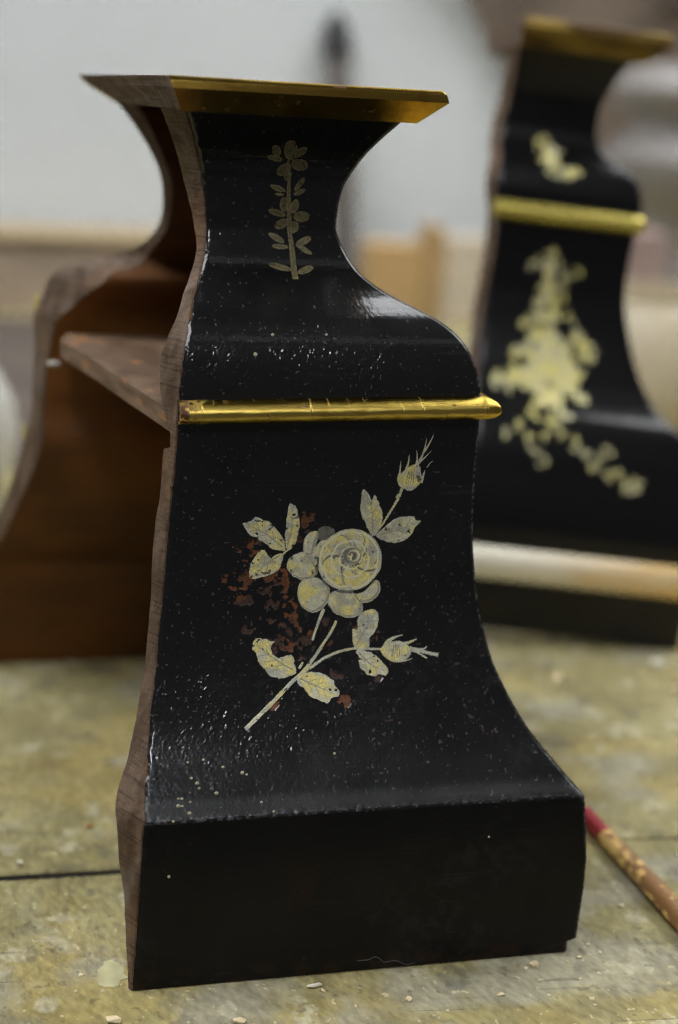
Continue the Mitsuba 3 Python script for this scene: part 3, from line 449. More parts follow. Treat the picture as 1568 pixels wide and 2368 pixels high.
# top plate: raw wood with gilded, sloping edges
Dx, W = B1.D, B1.W
lev = [(0.2897, 0.0202, -0.0136, -0.0212), (0.2968, 0.0286, -0.0172, -0.0335), (0.2993, 0.0279, -0.0181, -0.0362), (0.3002, 0.0270, -0.0185, -0.0372)]
ring = np.array([[[xn, -p + .0003, z], [Dx + p - .0003, -p + .0003, z], [Dx + p - .0003, W + p - .0003, z], [xf_, W + p - .0003, z]] for z, p, xn, xf_ in lev])
put('clock_bracket__top_plate', loft(ring), 'cut_wood', label='raw brown wooden top plate with gilded sloping edges')
def gilded(a, b, name, lab=None, n=160, nj=2):
    """a, b: (z, p) index lists of ring corner a to ring corner b; a thin gilded skin that sits proud of the plate"""
    rows = []
    for i in range(len(lev) - 1):
        for t in np.linspace(0, 1, 10)[: None if i == len(lev) - 2 else -1]:
            rows.append((ring[i, a] * (1 - t) + ring[i + 1, a] * t, ring[i, b] * (1 - t) + ring[i + 1, b] * t))
    A = np.array([r[0] for r in rows]); Bq = np.array([r[1] for r in rows])
    u = np.linspace(0, 1, n)[None, :, None]
    V = A[:, None] * (1 - u) + Bq[:, None] * u
    nrm = np.cross(Bq.mean(0) - A.mean(0), A[-1] - A[0]); nrm /= np.linalg.norm(nrm)
    ne = (np_fbm(V * [60, 60, 160], 3, 3) - 0.5)[..., None] * 0.00025
    V = V + nrm * (0.0006 + ne)
    put('clock_bracket__top_plate__' + name, sheet(V, np.zeros_like(V) - nrm, 0.0008), 'gilt_darkened', smooth=40, label=lab)
gilded(0, 1, 'gilding', 'worn gilding on the near sloping edge, tint darkened for its shade')
gilded(1, 2, 'gilding_001'); gilded(2, 3, 'gilding_002')

# gilded half-round bead along the near side, returned along the front
def bead(path, zc, h, out, n=26):
    """path: list of (x, y, dir_x, dir_y) with outward direction"""
    th = np.linspace(-math.pi / 2, math.pi / 2, n)
    V = []
    for (x, y, dx, dy), z_, sc in zip(path, zc[0], zc[1]):
        V.append(np.stack([x + dx * (out * np.cos(th) * sc - .0004), y + dy * (out * np.cos(th) * sc - .0004), z_ + h * np.sin(th)], -1))
    V = np.array(V); nr, nc, _ = V.shape
    v = V.reshape(-1, 3)
    v = v + (np_fbm(v * [180, 180, 500], 3, 7) - 0.5)[:, None] * 0.0003 * np.array([0.2, 1, 1])
    f = tri(grid_faces(nr, nc)).tolist()
    for r in (0, nr - 1):
        c = len(v); v = np.vstack([v, V[r].mean(0)])
        for j in range(nc - 1): f.append([r * nc + j, r * nc + j + 1, c])
    return v, f
py = 0.0434; xe = Dx + py
path, zc, sc = [], [], []
for x in np.linspace(-0.0150, xe - 0.0003, 220):
    path.append((x, -py, 0, -1)); zc.append(0.1936 + 0.0022 * (x + 0.015) / 0.11); sc.append(1.0)
for a_ in np.linspace(0, math.pi / 2, 17):
    path.append((xe, -py, math.sin(a_), -math.cos(a_))); zc.append(0.1958); sc.append((1 / max(math.sin(a_), math.cos(a_))) ** 0.7)
for y in np.linspace(-py + 0.0003, W + py - .002, 40):
    path.append((xe, y, 1, 0)); zc.append(0.1958); sc.append(1.0)
put('clock_bracket__gilt_bead', bead(path, (zc, sc), 0.0040, 0.0068), 'gilt', smooth=50, label='gilded half-round bead, cracked, worn red at its left end')

# shelf and small pieces inside
sp = np.array([(-0.0128, -0.030), (-0.0155, -0.0186), (-0.0200, 0.0030), (-0.0249, 0.0254), (-0.0330, 0.0666), (-0.0458, 0.1222), (-0.0420, 0.1390), (0.074, 0.1390), (0.074, -0.030)])
sh = trimesh.creation.extrude_polygon(Polygon(sp), 0.0075, engine='earcut'); sh.apply_translation([0, 0, 0.1818])
put('clock_bracket__shelf', sh, 'shelf_wood', label='worn brown shelf board with an uneven raw back edge')
lp = np.array([[-.0005, 0], [.0030, 0], [.0035, .004], [.0030, .0075], [0.0005, .0085]])
put('clock_bracket__glue_drip', trimesh.creation.icosphere(3, 0.0019).apply_transform(np.diag([1.6, 1, 0.7, 1])).apply_translation((-0.0485, 0.1290, 0.1775)), 'glue', smooth=True, label='pale dried glue drip under the shelf')
put('clock_bracket__yellow_smear', trimesh.creation.icosphere(3, 0.0035).apply_transform(np.diag([0.35, 0.5, 1.5, 1])).apply_translation((-0.0548, 0.1600, 0.1985)), 'yellow_paint', smooth=True, label='yellow paint smear on the far panel edge')
put('clock_bracket__yellow_smear_001', trimesh.creation.icosphere(3, 0.003).apply_transform(np.diag([0.35, 0.5, 1.5, 1])).apply_translation((-0.0605, 0.1625, 0.1385)), 'yellow_paint', smooth=True)

# ---- painted flowers: thin flat paint on the lacquer, each leaf, petal and stem its own piece
KEY = 'clock_bracket__side_panel__'
def smooth_poly(pts, n=6, serr=0.0, seed=0):
    p = np.asarray(pts, float); k = len(p); out = []
    for i in range(k):
        p0, p1, p2, p3 = p[i - 1], p[i], p[(i + 1) % k], p[(i + 2) % k]
        for t in np.arange(n) / n:
            out.append(0.5 * (2 * p1 + (p2 - p0) * t + (2 * p0 - 5 * p1 + 4 * p2 - p3) * t * t + (3 * p1 - p0 - 3 * p2 + p3) * t ** 3))
    q = np.array(out)
    if serr:
        q += serr * (np_fbm(np.c_[q * 1.1, np.full(len(q), seed)], 3, seed)[:, None] - 0.5) * 2
    return Polygon(q).buffer(0)

def stroke(path, w0, w1):
    p = np.asarray(path, float)
    if len(p) > 2:
        t = np.arange(len(p)); tt = np.linspace(0, len(p) - 1, len(p) * 6)
        p = np.c_[Pchip(t, p[:, 0])(tt), Pchip(t, p[:, 1])(tt)]
    else: p = p[0] + (p[1] - p[0]) * np.linspace(0, 1, 12)[:, None]
    d = np.gradient(p, axis=0); d /= np.linalg.norm(d, axis=1, keepdims=True) + 1e-9
    nn = np.c_[-d[:, 1], d[:, 0]]; L = np.linspace(0, 1, len(p)); w = (w0 + (w1 - w0) * L)[:, None] / 2
    w = w * (0.85 + 0.4 * np_noise(np.c_[p * 1.3, np.zeros(len(p))], 3)[:, None])
    return Polygon(np.vstack([p + nn * w, (p - nn * w)[::-1]])).buffer(0)

def wear(poly, rng, n, r):
    x0, y0, x1, y1 = poly.bounds; holes = []
    for _ in range(n):
        c = np.array([rng.uniform(x0, x1), rng.uniform(y0, y1)]); k = rng.integers(6, 9)
        a_ = np.sort(rng.uniform(0, 2 * math.pi, k)); rr = rng.uniform(0.35, 1.0, k) * r * rng.uniform(0.5, 1.2)
        h = Polygon(np.c_[c[0] + rr * np.cos(a_) * rng.uniform(.7, 1.6), c[1] + rr * np.sin(a_)])
        if h.is_valid: holes.append(h)
    return poly.difference(shapely.unary_union(holes)) if holes else poly

COUNT = {}
def paint(name, poly, bsdf='flower_paint', off=0.13, label=None, bracket=None, key=None, pitch=0.45):
    geoms = [g for g in getattr(poly, 'geoms', [poly]) if g.geom_type == 'Polygon' and g.area > 0.02]
    if not geoms: return
    rim = shapely.union_all([g.boundary for g in geoms]); V, F, U, nv = [], [], [], 0
    for g in geoms:
        g = g.simplify(0.03); x0, y0, x1, y1 = g.bounds
        # cut the piece into a fine grid so that it follows the curved panel
        cells = []
        for xa in np.arange(x0, x1, 3.0):
            for ya in np.arange(y0, y1, 1.2):
                c = g.intersection(shapely.box(xa, ya, min(xa + 3.0, x1), min(ya + 1.2, y1)))
                cells += [h for h in getattr(c, 'geoms', [c]) if h.geom_type == 'Polygon' and h.area > 1e-5]
        for h in cells:
            try: v2, f2 = trimesh.creation.triangulate_polygon(h, engine='earcut')
            except Exception: continue
            if len(f2) == 0: continue
            v2, f2 = trimesh.remesh.subdivide_to_size(np.c_[v2, np.zeros(len(v2))], f2, 1.0); v2 = v2[:, :2]
            V.append(v2); F.append(f2 + nv); nv += len(v2)
    if not V: return
    V, F = np.vstack(V), np.vstack(F)
    d = shapely.distance(shapely.points(V), rim)
    b = bracket or B1
    lift = off + 0.05 * np.minimum(d, 0.6)
    P = b.near(V[:, 0] / 1000, V[:, 1] / 1000, lift / 1000)
    if b is B1: P = b.near(V[:, 0] / 1000, V[:, 1] / 1000, lift / 1000 + 0.00018 * 0)
    e1 = V[F[:, 1]] - V[F[:, 0]]; e2 = V[F[:, 2]] - V[F[:, 0]]
    flip = (e1[:, 0] * e2[:, 1] - e1[:, 1] * e2[:, 0]) < 0
    F[flip] = F[flip][:, ::-1]
    k = COUNT.get((key or KEY) + name, 0); COUNT[(key or KEY) + name] = k + 1
    ny, nz_ = b.frame(V[:, 1] / 1000)
    put((key or KEY) + num(name, k), (b.w(P), F), bsdf, uv=np.c_[d, d], label=label)

rng = np.random.default_rng(11)
for i, L in enumerate(SH['stem']):
    L = [L[0], L[1] * (0.55 if i == 0 else 0.65), L[2] * 0.68]
    paint('painted_stem', wear(stroke(*L), rng, 2, 0.4), off=0.12)
wearn = [6, 3, 7, 5, 6, 4, 4, 1, 1]
for i, L in enumerate(SH['leaf']):
    pol = smooth_poly(L, 5, 0.42, i)
    paint('painted_leaf', wear(pol, rng, wearn[i], 0.85), off=0.16)
    q = np.array(L); c = q.mean(0); far = q[np.argmax(np.linalg.norm(q - q[0], axis=1))]
    vein = stroke([q[0] * .85 + c * .15, c, far * 0.85 + c * .15], 0.5, 0.12)
    ribs = [vein] + [stroke([c + (far - q[0]) * (t - .4), c + (far - q[0]) * (t - .22) + s_ * np.array([-(far - q[0])[1], (far - q[0])[0]]) * 0.16], 0.28, 0.1) for t in (.15, .32, .5) for s_ in (-1, 1)]
    paint('painted_vein', shapely.unary_union(ribs).intersection(pol.buffer(-0.25)), 'grey_paint', off=0.23)
for i, L in enumerate(SH['petal']):
    pol = smooth_poly(L, 5, 0.30, 20 + i).buffer(0.35 if i != 6 else 0.8)
    dim = i in (2, 3)
    rc = np.array(SH['rose'][0]); dv = rc - np.array(pol.centroid.coords[0]); pol = shapely.affinity.translate(pol, *(0.9 * dv / np.linalg.norm(dv)))
    paint('painted_petal', wear(pol, rng, 1 if not dim else 2, 0.6), 'flower_paint' if i != 3 else 'shade_paint', off=0.15 + 0.01 * i)
    c = np.array(pol.centroid.coords[0])
    if not dim:
        rim = pol.buffer(-0.25).difference(shapely.affinity.translate(pol.buffer(-0.5), -0.5, 0.45))
        paint('painted_shade', rim, 'grey_paint', off=0.27)
        paint('painted_shade', pol.buffer(-.1).intersection(Polygon(rc + np.c_[np.cos(np.linspace(0, 6.28, 60)) * (SH['rose'][1] + 1.0), np.sin(np.linspace(0, 6.28, 60)) * (SH['rose'][2] + 1.0)])), 'shade_paint', off=0.28)
for i, L in enumerate(SH['bud']):
    pol = smooth_poly(L, 5, 0.15, 40 + i); paint('painted_bud', pol, off=0.17)
    c = np.array(pol.centroid.coords[0]); w_ = [stroke([c + [-1.6 + .9 * k, -2.2], c + [-1.2 + .8 * k, 0], c + [-.8 + .5 * k, 2.2]], 0.16, 0.3) for k in range(4)]
    paint('painted_shade', shapely.unary_union(w_).intersection(pol.buffer(-.3)), 'shade_paint', off=0.25)
for L in SH['sepal']: paint('painted_sepal', stroke(*L), off=0.15)
(c0, rx, ry, heart) = SH['rose']; c0 = np.array(c0); heart = np.array(heart)
th = np.linspace(0, 2 * math.pi, 72, endpoint=False)
def ring_poly(c, a_, b_, rot=0.0, wob=0.0, seed=0):
    r = 1 + wob * (np_fbm(np.c_[np.cos(th) * 1.7, np.sin(th) * 1.7, np.full(72, seed)], 3, seed) - 0.5) * 2
    q = np.c_[a_ * r * np.cos(th), b_ * r * np.sin(th)]; R_ = np.array([[math.cos(rot), -math.sin(rot)], [math.sin(rot), math.cos(rot)]])
    return Polygon(c + q @ R_.T).buffer(0)
disc = ring_poly(c0, rx, ry, 0, 0.035, 2)
paint('painted_rose', disc, 'flower_paint', off=0.30, label='full round rose in pale gold paint')
rngs = np.random.default_rng(4)
layer = 0
for rf, n_, off_, ra, rb, ph in ((1.0, 5, .50, .60, .50, 20), (0.74, 5, .44, .56, .46, 62), (0.50, 4, .36, .56, .50, 10), (0.34, 3, .30, .62, .56, 45)):
    c = c0 * rf + heart * (1 - rf); clip = ring_poly(c, rx * (rf + .02), ry * (rf + .02), 0, .04, 3 + layer).intersection(disc)
    for k in range(n_):             # overlapping petals, each with its own paler rim and a grey side
        a_ = math.radians(ph + k * 360 / n_ + rngs.uniform(-14, 14)); u_ = np.array([math.cos(a_), math.sin(a_)])
        pet = ring_poly(c + u_ * np.array([rx, ry]) * rf * off_, rx * rf * rb * rngs.uniform(.9, 1.1), rx * rf * ra * rngs.uniform(.92, 1.12), a_, .10, layer * 7 + k).intersection(clip)
        paint('painted_petal', pet, 'flower_paint', off=0.34 + 0.012 * layer + 0.002 * k)
        sh_ = pet.buffer(-0.12).difference(shapely.affinity.translate(pet.buffer(-0.1), *(u_ * 0.55 + np.array([-u_[1], u_[0]]) * 0.55)))
        paint('painted_shade', wear(sh_, rngs, 3, .4), 'grey_paint' if k % 3 else 'shade_paint', off=0.40 + 0.012 * layer + 0.002 * k)
        gl = pet.buffer(-0.5).difference(shapely.affinity.translate(pet.buffer(-0.35), *(-u_ * 0.9)))
        paint('painted_highlight', wear(gl, rngs, 3, .35), 'light_paint', off=0.41 + 0.012 * layer + 0.002 * k)
    layer += 1
paint('painted_heart', ring_poly(heart, 3.5, 3.2, 0, .06, 5), 'grey_paint', off=0.50)
paint('painted_heart', ring_poly(heart + [-.35, .1], 2.9, 2.6, 0, .08, 6).difference(ring_poly(heart + [.55, -.15], 2.5, 2.2, 0, .06, 7)), 'shade_paint', off=0.55)
paint('painted_highlight', ring_poly(heart + [.6, .1], 2.3, 2.1, 0, .08, 8).difference(ring_poly(heart + [.05, -.05], 1.9, 1.8, 0, .08, 9)), 'light_paint', off=0.57)
paint('painted_heart', ring_poly(heart + [.1, -.1], 1.5, 1.4, 0, .12, 10), 'shade_paint', off=0.59)
paint('painted_highlight', shapely.unary_union([Polygon(heart + np.array(o) + r_ * np.c_[np.cos(th), np.sin(th)]) for o, r_ in (((-.55, -.4), .45), ((-.1, .0), .38), ((-.45, -1.2), .42), ((-.15, .65), .3), ((-1.3, -.1), .35))]), 'light_paint', off=0.63)
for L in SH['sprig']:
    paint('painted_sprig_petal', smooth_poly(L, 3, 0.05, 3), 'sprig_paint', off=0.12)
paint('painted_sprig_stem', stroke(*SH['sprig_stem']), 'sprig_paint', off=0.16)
# pale specks of wax on the lacquer
ms = []
for i, (x, z) in enumerate(SH['specks']):
    r_ = (0.00055, 0.0007, 0.0005, 0.00045)[i % 4]
    s_ = trimesh.creation.icosphere(2, r_); s_.apply_scale([1, .4, 1])
    s_.apply_translation(B1.near(np.array(x / 1e3), np.array(z / 1e3), 0.00012)); ms.append(s_)
put('clock_bracket__speck', trimesh.util.concatenate(ms), 'pale_speck', smooth=True, kind='stuff', label='pale specks stuck to the lacquer')

# ---------------------------------------------------------------- the second bracket, tilted, behind on the right
phi, tau = math.radians(12), math.radians(4)
ax = np.array([math.cos(phi), -math.sin(phi), 0]); ay = np.array([math.sin(phi), math.cos(phi), 0]); az = np.array([0, 0, 1.0])
R2 = np.array([math.cos(tau) * ax - math.sin(tau) * az, ay, math.cos(tau) * az + math.sin(tau) * ax])
O2 = np.array([0.2139, 0.3033, 0.2828])
cz = lambda c: (lambda z: np.full_like(np.asarray(z, float), c))
B2 = Bracket('clock_bracket_001', R2, O2, PROFILE2, curve(NEAR_X2), cz(0.035), cz(0.0085), cz(0.0085), 0.05299, 0.115, -0.2727, 0.0476)
tag('clock_bracket_001', 'blurred tilted black lacquered clock bracket behind on the right, with gilded base moulding', 'clock bracket', 'black lacquered clock brackets')
B2.panels((-0.55, 0.83), (0.3, -0.95), 'lacquer_plain', fine=None)
D2, W2 = B2.D, B2.W
lev2 = [(0.0478, 0.0185, -0.001), (0.0585, 0.0285, -0.002), (0.0625, 0.0275, -0.002), (0.0632, 0.0265, -0.002)]
ring = np.array([[[x, -p, z], [D2 + p, -p, z], [D2 + p, W2 + p, z], [x, W2 + p, z]] for z, p, x in lev2])
put('clock_bracket_001__top_plate', B2.wm(loft(ring)), 'cut_wood')
ring = ring + np.array([[-.0, -.0006, 0], [.0006, -.0006, 0], [.0006, .0006, 0], [-.0, .0006, 0]])
for j, (a_, b_) in enumerate(((0, 1), (1, 2))):
    V = np.stack([ring[:, a_] * (1 - u) + ring[:, b_] * u for u in np.linspace(0, 1, 10)], 1)
    dirv = np.array([0, 1, 0]) if j == 0 else np.array([-1, 0, 0])
    put('clock_bracket_001__top_plate__' + num('gilding', j), B2.wv(*sheet(V, np.zeros_like(V) + dirv, 0.0004)), 'gilt_old', smooth=40)
def bead2(name, pz, zc_, h, out, bs, x0, lab=None):
    xe = D2 + pz; path = [(x, -pz, 0, -1) for x in np.linspace(x0, xe - 0.001, 60)] + [(xe - .0008, -pz + .0008, math.sin(t), -math.cos(t)) for t in np.linspace(0, math.pi / 2, 10)] + [(xe, y, 1, 0) for y in np.linspace(-pz + .002, W2 + pz, 20)]
    v, f = bead(path, ([zc_] * len(path), [1.0] * len(path)), h, out)
    put('clock_bracket_001__' + name, (B2.w(v), f), bs, smooth=50, label=lab)
bead2('gilt_bead', 0.0272, -0.0405, 0.0052, 0.0062, 'gilt_plain', -0.0035, 'bright yellow gilded half-round bead')
bead2('base_moulding', 0.0835, -0.2325, 0.0100, 0.0065, 'gilt_lit_left', -0.006, 'gilded base moulding, bright reflection painted cream at its left end')
dec = [[34.23, -59.91], [33.48, -64.61], [38.7, -67.81], [26.17, -67.8], [23.35, -69.68], [45.7, -72.33], [50.97, -70.92], [33.4, -73.83], [31.5, -81.74], [37.88, -82.49], [42.06, -78.93], [27.58, -100.31], [33.42, -96.62], [42.91, -97.01], [49.4, -98.51], [24.65, -102.14], [31.53, -107.32], [41.49, -112.11], [53.63, -107.76], [58.77, -111.63], [21.84, -118.85], [29.77, -119.44], [41.0, -121.17], [51.86, -119.91], [60.99, -117.33], [21.38, -129.22], [33.99, -130.64], [46.54, -130.69], [57.47, -128.16], [18.15, -134.1], [11.83, -134.56], [26.01, -134.4], [33.94, -136.16], [46.14, -139.1], [54.09, -134.6], [58.45, -139.25], [43.41, -149.28], [32.59, -149.84], [51.46, -149.81], [23.74, -156.55], [18.24, -160.13], [28.77, -160.39], [40.35, -157.54], [49.44, -157.99], [56.0, -161.67], [36.06, -168.61], [41.24, -172.61], [62.91, -166.95], [68.39, -172.45], [73.81, -168.74], [77.19, -162.2], [76.63, -176.13], [82.58, -175.42], [87.87, -179.45], [92.9, -181.98], [90.21, -183.86], [95.03, -177.05], [18.86, -0.96], [22.11, -4.25], [26.8, -5.88], [21.69, -10.75], [29.36, -11.26], [30.62, -13.91], [25.87, -15.87], [35.15, -16.21], [39.79, -15.66], [30.73, -18.92], [36.97, -19.63], [42.13, -16.82], [23.55, -0.38], [31.47, -6.77], [45, -125], [37, -126], [28, -113], [48, -113], [39, -104], [35, -144], [47, -145], [34, -87], [38, -91], [32, -92], [36, -97], [40, -86], [31, -118], [44, -130]]
rng = np.random.default_rng(8)
for i, (x, z, a_, b_) in enumerate(((41, -121, 12, 9), (33, -130, 9, 7), (50, -128, 9, 8), (40, -112, 8, 6), (42, -140, 8, 5), (34, -71, 4, 6), (35, -82, 3.5, 6), (36, -98, 7, 3.5), (27, -9, 4, 6), (36, -17, 4, 3))):
    paint('painted_petal', ring_poly(np.array([x, z]), a_, b_, 0, 0.3, i + 50), 'flower_paint', off=0.12 + 0.005 * i, bracket=B2, key='clock_bracket_001__side_panel__')
for i, (x, z) in enumerate(dec):
    big = 16 <= i <= 36 or i > 70
    for k in range(9 if (big and -140 < z < -105) else 5 if big else 4):
        s_ = (1.1 if big else 0.9) * (0.8 if z > -20 else 1.0); o_ = rng.normal(0, 1.7 * s_, 2)
        q = ring_poly(np.array([x, z]) + o_, rng.uniform(1.5, 2.5) * s_, rng.uniform(0.8, 1.3) * s_, rng.uniform(0, math.pi), 0.25, i * 3 + k)
        paint('painted_petal', q, 'yellow_gilt', off=0.2 + 0.02 * ((i + k) % 7), bracket=B2, key='clock_bracket_001__side_panel__')
wedge = trimesh.creation.extrude_polygon(Polygon([(0, 0), (0.03, 0), (0.03, 0.011), (0, 0.014)]), 0.05, engine='earcut')
wedge.apply_transform(trimesh.transformations.rotation_matrix(math.pi / 2, [1, 0, 0])); wedge.apply_translation([0.222, 0.31, 0.0003])
put('wooden_wedge', wedge, 'tan_wood', label='small wooden wedge propping the left end of the tilted bracket', cat='wedge')

# ---------------------------------------------------------------- paintbrush lying on the right
def tube_mesh(path, radii, n=28):
    p = np.asarray(path, float); d = np.gradient(p, axis=0); d /= np.linalg.norm(d, axis=1, keepdims=True)
    a_ = np.cross(d, [0, 0, 1.0]); a_ /= np.linalg.norm(a_, axis=1, keepdims=True); b_ = np.cross(d, a_)
    th_ = np.linspace(0, 2 * math.pi, n, endpoint=False)
    r_ = np.asarray(radii)[:, None, None]
    V = p[:, None] + r_ * (np.cos(th_)[None, :, None] * a_[:, None] + np.sin(th_)[None, :, None] * b_[:, None])
    return loft(V)
def handle_col(p, n, uv):
    c = mix((0.58, 0.36, 0.10), (0.74, 0.52, 0.19), fbm(p.x * 300, p.y * 60, p.z * 300, 3))
    wear_ = smoothstep(0.50, 0.64, fbm(p.x * 260, p.y * 160, p.z * 260, 4) + 0.16 * smoothstep(-0.01, -0.05, p.y))
    return mix(c, (0.17, 0.065, 0.026), wear_ * 0.85)
scene['brush_handle'] = {'type': 'twosided', 'bsdf': {'type': 'principled', 'base_color': proc(handle_col), 'roughness': 0.42, 'specular': 0.5}}
flat('red_lacquer', (0.30, 0.022, 0.030), 0.4, 0.25, 200)
bp = lambda t: np.array([0.1730 + 0.0040 * t + 0.0, 0.0160 - 0.092 * t, 0])
tt = np.linspace(0.262, 2.2, 60); P_ = np.array([bp(t) for t in tt]); rr = 0.0036 + 0.0011 * np.sin(np.clip((tt - .26) / 1.9, 0, 1) * math.pi)
P_[:, 2] = rr + 0.0002
tag('paintbrush', 'thin paintbrush with chipped yellow brown handle and red end, lying at the right', 'paintbrush')
put('paintbrush__handle', tube_mesh(P_, rr), 'brush_handle', smooth=40)
t0 = np.r_[np.linspace(0, 0.05, 8), np.linspace(0.06, 0.2615, 14)]; Q_ = np.array([bp(t) for t in t0]); q_r = 0.0036 * np.sqrt(np.clip(1 - ((0.05 - np.minimum(t0, 0.05)) / 0.0505) ** 2, 0.02, 1))
Q_[:, 2] = 0.0038
put('paintbrush__red_end', tube_mesh(Q_, q_r), 'red_lacquer', smooth=40, label='red dipped handle end')
t0 = np.linspace(2.2, 2.5, 8); F_ = np.array([bp(t) for t in t0]); F_[:, 2] = 0.0037
put('paintbrush__ferrule', tube_mesh(F_, np.full(8, 0.0035)), 'steel', smooth=40)
t0 = np.linspace(2.5, 2.75, 10); F_ = np.array([bp(t) for t in t0]); F_[:, 2] = 0.0037
put('paintbrush__bristles', tube_mesh(F_, 0.0034 * (1 - np.linspace(0, .96, 10) ** 2)), 'bristle', smooth=40)

# ---------------------------------------------------------------- crumbs on the bench
def crumb(key, xy, size, mat, label, seed, rot=0.0, cat='wood chip', group=None):
    r_ = np.random.default_rng(seed); m_ = trimesh.convex.convex_hull(r_.uniform(-1, 1, (22, 3)) * np.array(size) / 2)
    m_.apply_transform(trimesh.transformations.rotation_matrix(rot, [0, 0, 1])); m_.apply_translation([xy[0], xy[1], -m_.bounds[0, 2] - 0.0001])
    put(key, m_, mat, label=label, cat=cat, group=group)
crumb('wood_chip', (0.0312, -0.0877), (0.0060, 0.0022, 0.0020), 'chip_white', 'pale splinter in front of the middle of the front bracket plinth', 1, 0.15)
crumb('wood_chip_001', (0.1126, -0.0872), (0.0048, 0.0026, 0.0024), 'chip_wood', 'tan wood chip in front of the right corner of the front bracket', 2, 0.1)
crumb('wood_chip_002', (-0.0381, 0.0359), (0.0042, 0.0022, 0.0016), 'chip_orange', 'orange flake left of the front bracket plinth', 3, 0.7)
crumb('wood_chip_003', (-0.0668, 0.0079), (0.0030, 0.0025, 0.0028), 'chip_white', 'cream crumb beside the dark board joint at the left', 4)
crumb('wood_chip_004', (0.0617, -0.1000), (0.0028, 0.0022, 0.0016), 'chip_wood', 'small yellow crumb at the bottom edge right of the middle', 5)
crumb('wood_chip_005', (-0.0385, -0.0965), (0.0055, 0.003, 0.002), 'chip_wood', 'tan crumb at the bottom left edge', 6)
crumb('wood_chip_006', (0.0026, -0.1035), (0.0050, 0.003, 0.002), 'chip_wood', 'tan crumb at the bottom edge left of the pale splinter', 7)
crumb('wood_chip_007', (0.2871, 0.1795), (0.008, 0.006, 0.004), 'chip_white', 'blurred cream crumb in front of the tilted bracket, near the right edge', 8)
crumb('wood_chip_008', (0.2213, 0.1645), (0.007, 0.005, 0.003), 'chip_wood', 'blurred tan crumb between the two brackets', 9)
crumb('wood_chip_009', (0.2789, 0.1436), (0.006, 0.005, 0.003), 'chip_wood', 'blurred tan crumb near the right edge, nearer than the cream one', 10)
th = np.linspace(0, 2 * math.pi, 40, endpoint=False)
def splat(key, c, a_, b_, mat, label, seed, wob=0.55):
    r_ = 1 + wob * (np_fbm(np.c_[np.cos(th) * 1.6, np.sin(th) * 1.6, np.full(40, seed)], 4, seed) - 0.5) * 2
    pol = Polygon(np.c_[c[0] + a_ * r_ * np.cos(th), c[1] + b_ * r_ * np.sin(th)]).buffer(0)
    m_ = trimesh.creation.extrude_polygon(pol, 0.0005, engine='earcut'); m_.apply_translation([0, 0, -0.0001])
    put(key, m_, mat, label=label, cat='paint splash')
splat('paint_splash', (-0.0375, -0.0700), 0.0050, 0.0075, 'dried_paint', 'dried yellow green paint splash at the left foot of the front bracket', 2)
# loose sawdust
rng = np.random.default_rng(21); ms = []
pts = np.vstack([np.c_[rng.uniform(-0.08, 0.19, 130), rng.uniform(-0.13, 0.09, 130)], np.c_[rng.uniform(0.10, 0.32, 80), rng.uniform(-0.05, 0.22, 80)], np.c_[0.128 + rng.normal(0, .01, 40), -0.075 + rng.normal(0, .012, 40)]])
for i, (x, y) in enumerate(pts):
    if -0.034 < x < 0.134 and -0.0825 < y < 0.05: continue
    s_ = rng.uniform(0.0003, 0.0010) * (1.4 if y > .1 else 1)
    m_ = trimesh.convex.convex_hull(rng.uniform(-1, 1, (9, 3)) * np.array([s_ * rng.uniform(.8, 2), s_, s_ * .6])); m_.apply_translation([x, y, s_ * 0.3]); ms.append(m_)
put('sawdust', trimesh.util.concatenate(ms), 'chip_wood', kind='stuff', label='fine pale sawdust scattered over the workbench', cat='sawdust')
# a fibre on the plinth
t = np.linspace(0, 1, 60)
fx = 0.0475 + 0.0215 * t; fz = 0.0050 + 0.0006 * np.sin(t * 11 + 2 * t * t) * (0.4 + t) + 0.0022 * np.exp(-((t - 0.33) / 0.1) ** 2) - 0.003 * t
put('fibre', tube_mesh(np.c_[fx, np.full(60, -0.0818), fz], np.full(60, 0.00007), 6), 'thread', smooth=True, label='pale curly fibre clinging to the foot of the front bracket', cat='fibre')

# ---------------------------------------------------------------- things behind, out of focus
tag('wooden_chest', 'long low tan wooden chest with a straw coloured lid against the wall at the left', 'chest')
put('wooden_chest__body', rbox(-0.75, 0.27, 1.46, 1.60, 0.0005, 0.094, 0.004), 'tan_wood', smooth=40)
put('wooden_chest__lid', rbox(-0.76, 0.28, 1.45, 1.612, 0.0945, 0.106, 0.004), 'straw_paint', smooth=40)
put('shade_sheet', box_mesh(-0.5, 0.12, 0.62, 1.40, 0.0008, 0.004), 'shade_grey', label='dark grey brown sheet added for the shaded bench in front of the chest', cat='sheet')  # dark sheet stands in for the bench top lying in shadow
put('round_pot', lathe([(0.0005, 0.0008), (0.030, 0.0008), (0.045, 0.012), (0.058, 0.034), (0.063, 0.060), (0.060, 0.085), (0.048, 0.106), (0.036, 0.117), (0.034, 0.124), (0.031, 0.124), (0.033, 0.115), (0.044, 0.104), (0.05, 0.09), (0.0005, 0.02)], 64, (-0.121, 0.50, 0)), 'pale_glaze', smooth=40, label='pale rounded pot at the left edge behind the front bracket', cat='pot')
tag('standing_brush', 'slim grey handled brush with dark tip standing against the wall', 'brush')
pt = np.array([0.432, 1.53, 0.0]); pq = np.array([0.411, 1.612, 0.419])
pth = lambda a_, b_, n: pt + (pq - pt) * np.linspace(a_, b_, n)[:, None]
put('standing_brush__handle', tube_mesh(pth(0.002, 0.84, 12), np.interp(np.linspace(0, 1, 12), [0, .5, 1], [.017, .020, .016])), 'grey_handle', smooth=40)
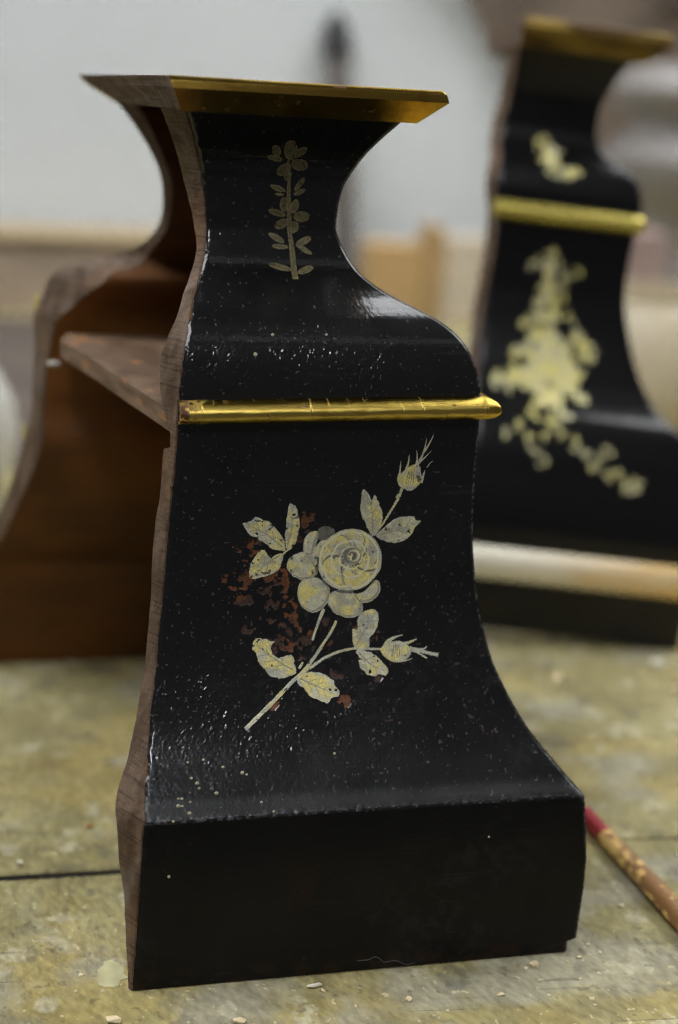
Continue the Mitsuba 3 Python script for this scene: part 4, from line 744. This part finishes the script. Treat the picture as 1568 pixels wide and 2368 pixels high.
put('standing_brush__tip', tube_mesh(pth(0.841, 1.0, 10), 0.021 * np.sqrt(np.clip(1 - np.linspace(-.5, 0.97, 10) ** 2, 0.03, 1))), 'bristle', smooth=40)
put('wood_block', rbox(0.438, 0.518, 1.44, 1.50, 0.0005, 0.110), 'orange_wood', smooth=40, label='wide honey coloured wood block behind the shoulder of the front bracket', cat='wood block', group='upright wood blocks')
put('wood_block_001', rbox(0.520, 0.546, 1.44, 1.49, 0.0005, 0.136), 'orange_wood_dark', smooth=40, label='narrow tall honey coloured wood block, middle of the three', cat='wood block', group='upright wood blocks')
put('wood_block_002', rbox(0.549, 0.62, 1.45, 1.50, 0.0005, 0.120), 'pale_wood', smooth=40, label='pale wood block beside the edge of the tilted bracket', cat='wood block', group='upright wood blocks')
def cloth(key, outline, y0, amp, wl, mat, label, cat):
    pol = Polygon(outline); x0, z0, x1, z1 = pol.bounds
    V2, F2 = trimesh.creation.triangulate_polygon(pol.segmentize(0.02), engine='earcut'); V2, F2 = trimesh.remesh.subdivide_to_size(np.c_[V2, np.zeros(len(V2))], F2, 0.03)
    front = y0 + amp * np.sin(V2[:, 0] * wl + 3 * V2[:, 1]) + amp * 0.6 * (np_fbm(np.c_[V2[:, 0] * 6, V2[:, 1] * 6, 0 * V2[:, 0]], 3, 2) - 0.5)
    a_ = np.c_[V2[:, 0], front, V2[:, 1]]; b_ = a_ + [0, 0.004, 0]; n = len(a_)
    put(key, (np.vstack([a_, b_]), np.vstack([F2, F2[:, ::-1] + n])), mat, smooth=40, label=label, cat=cat)
cloth('brown_curtain', [(0.47, 0.66), (0.560, 0.515), (0.600, 0.452), (0.640, 0.398), (0.68, 0.350), (0.72, 0.29), (0.76, 0.20), (1.6, 0.16), (1.8, 0.9), (0.5, 0.9)], 1.585, 0.012, 30, 'brown_cloth', 'brown cloth hanging on the wall at the upper right', 'cloth')
cloth('dark_sash', [(0.86, 0.47), (0.93, 0.455), (1.3, 0.52), (1.3, 0.62), (1.0, 0.52)], 1.555, 0.006, 20, 'dark_cloth', 'darker fold of cloth across the brown hanging cloth, top right', 'cloth')
put('baluster_vase', lathe([(0.0005, 0.0008), (0.055, 0.0008), (0.058, 0.02), (0.045, 0.05), (0.040, 0.10), (0.042, 0.16), (0.060, 0.185), (0.088, 0.215), (0.092, 0.245), (0.075, 0.270), (0.052, 0.285), (0.055, 0.297), (0.080, 0.315), (0.086, 0.335), (0.070, 0.358), (0.04, 0.368), (0.0005, 0.37)], 64, (0.832, 1.36, 0)), 'grey_glaze', smooth=40, label='tall grey vase with two rounded bulges behind the tilted bracket', cat='vase')
put('cream_jar', lathe([(0.0005, 0.0008), (0.050, 0.0008), (0.066, 0.02), (0.072, 0.05), (0.070, 0.085), (0.058, 0.115), (0.045, 0.128), (0.047, 0.140), (0.042, 0.140), (0.040, 0.126), (0.06, 0.09), (0.0005, 0.03)], 64, (0.555, 0.78, 0)), 'cream_glaze', smooth=40, label='cream round jar at the right edge behind the tilted bracket', cat='jar')
put('pink_block', rbox(0.66, 0.72, 1.10, 1.17, 0.0005, 0.165), 'pink_wood', smooth=40, label='pinkish upright block between the tilted bracket and the vase', cat='block')
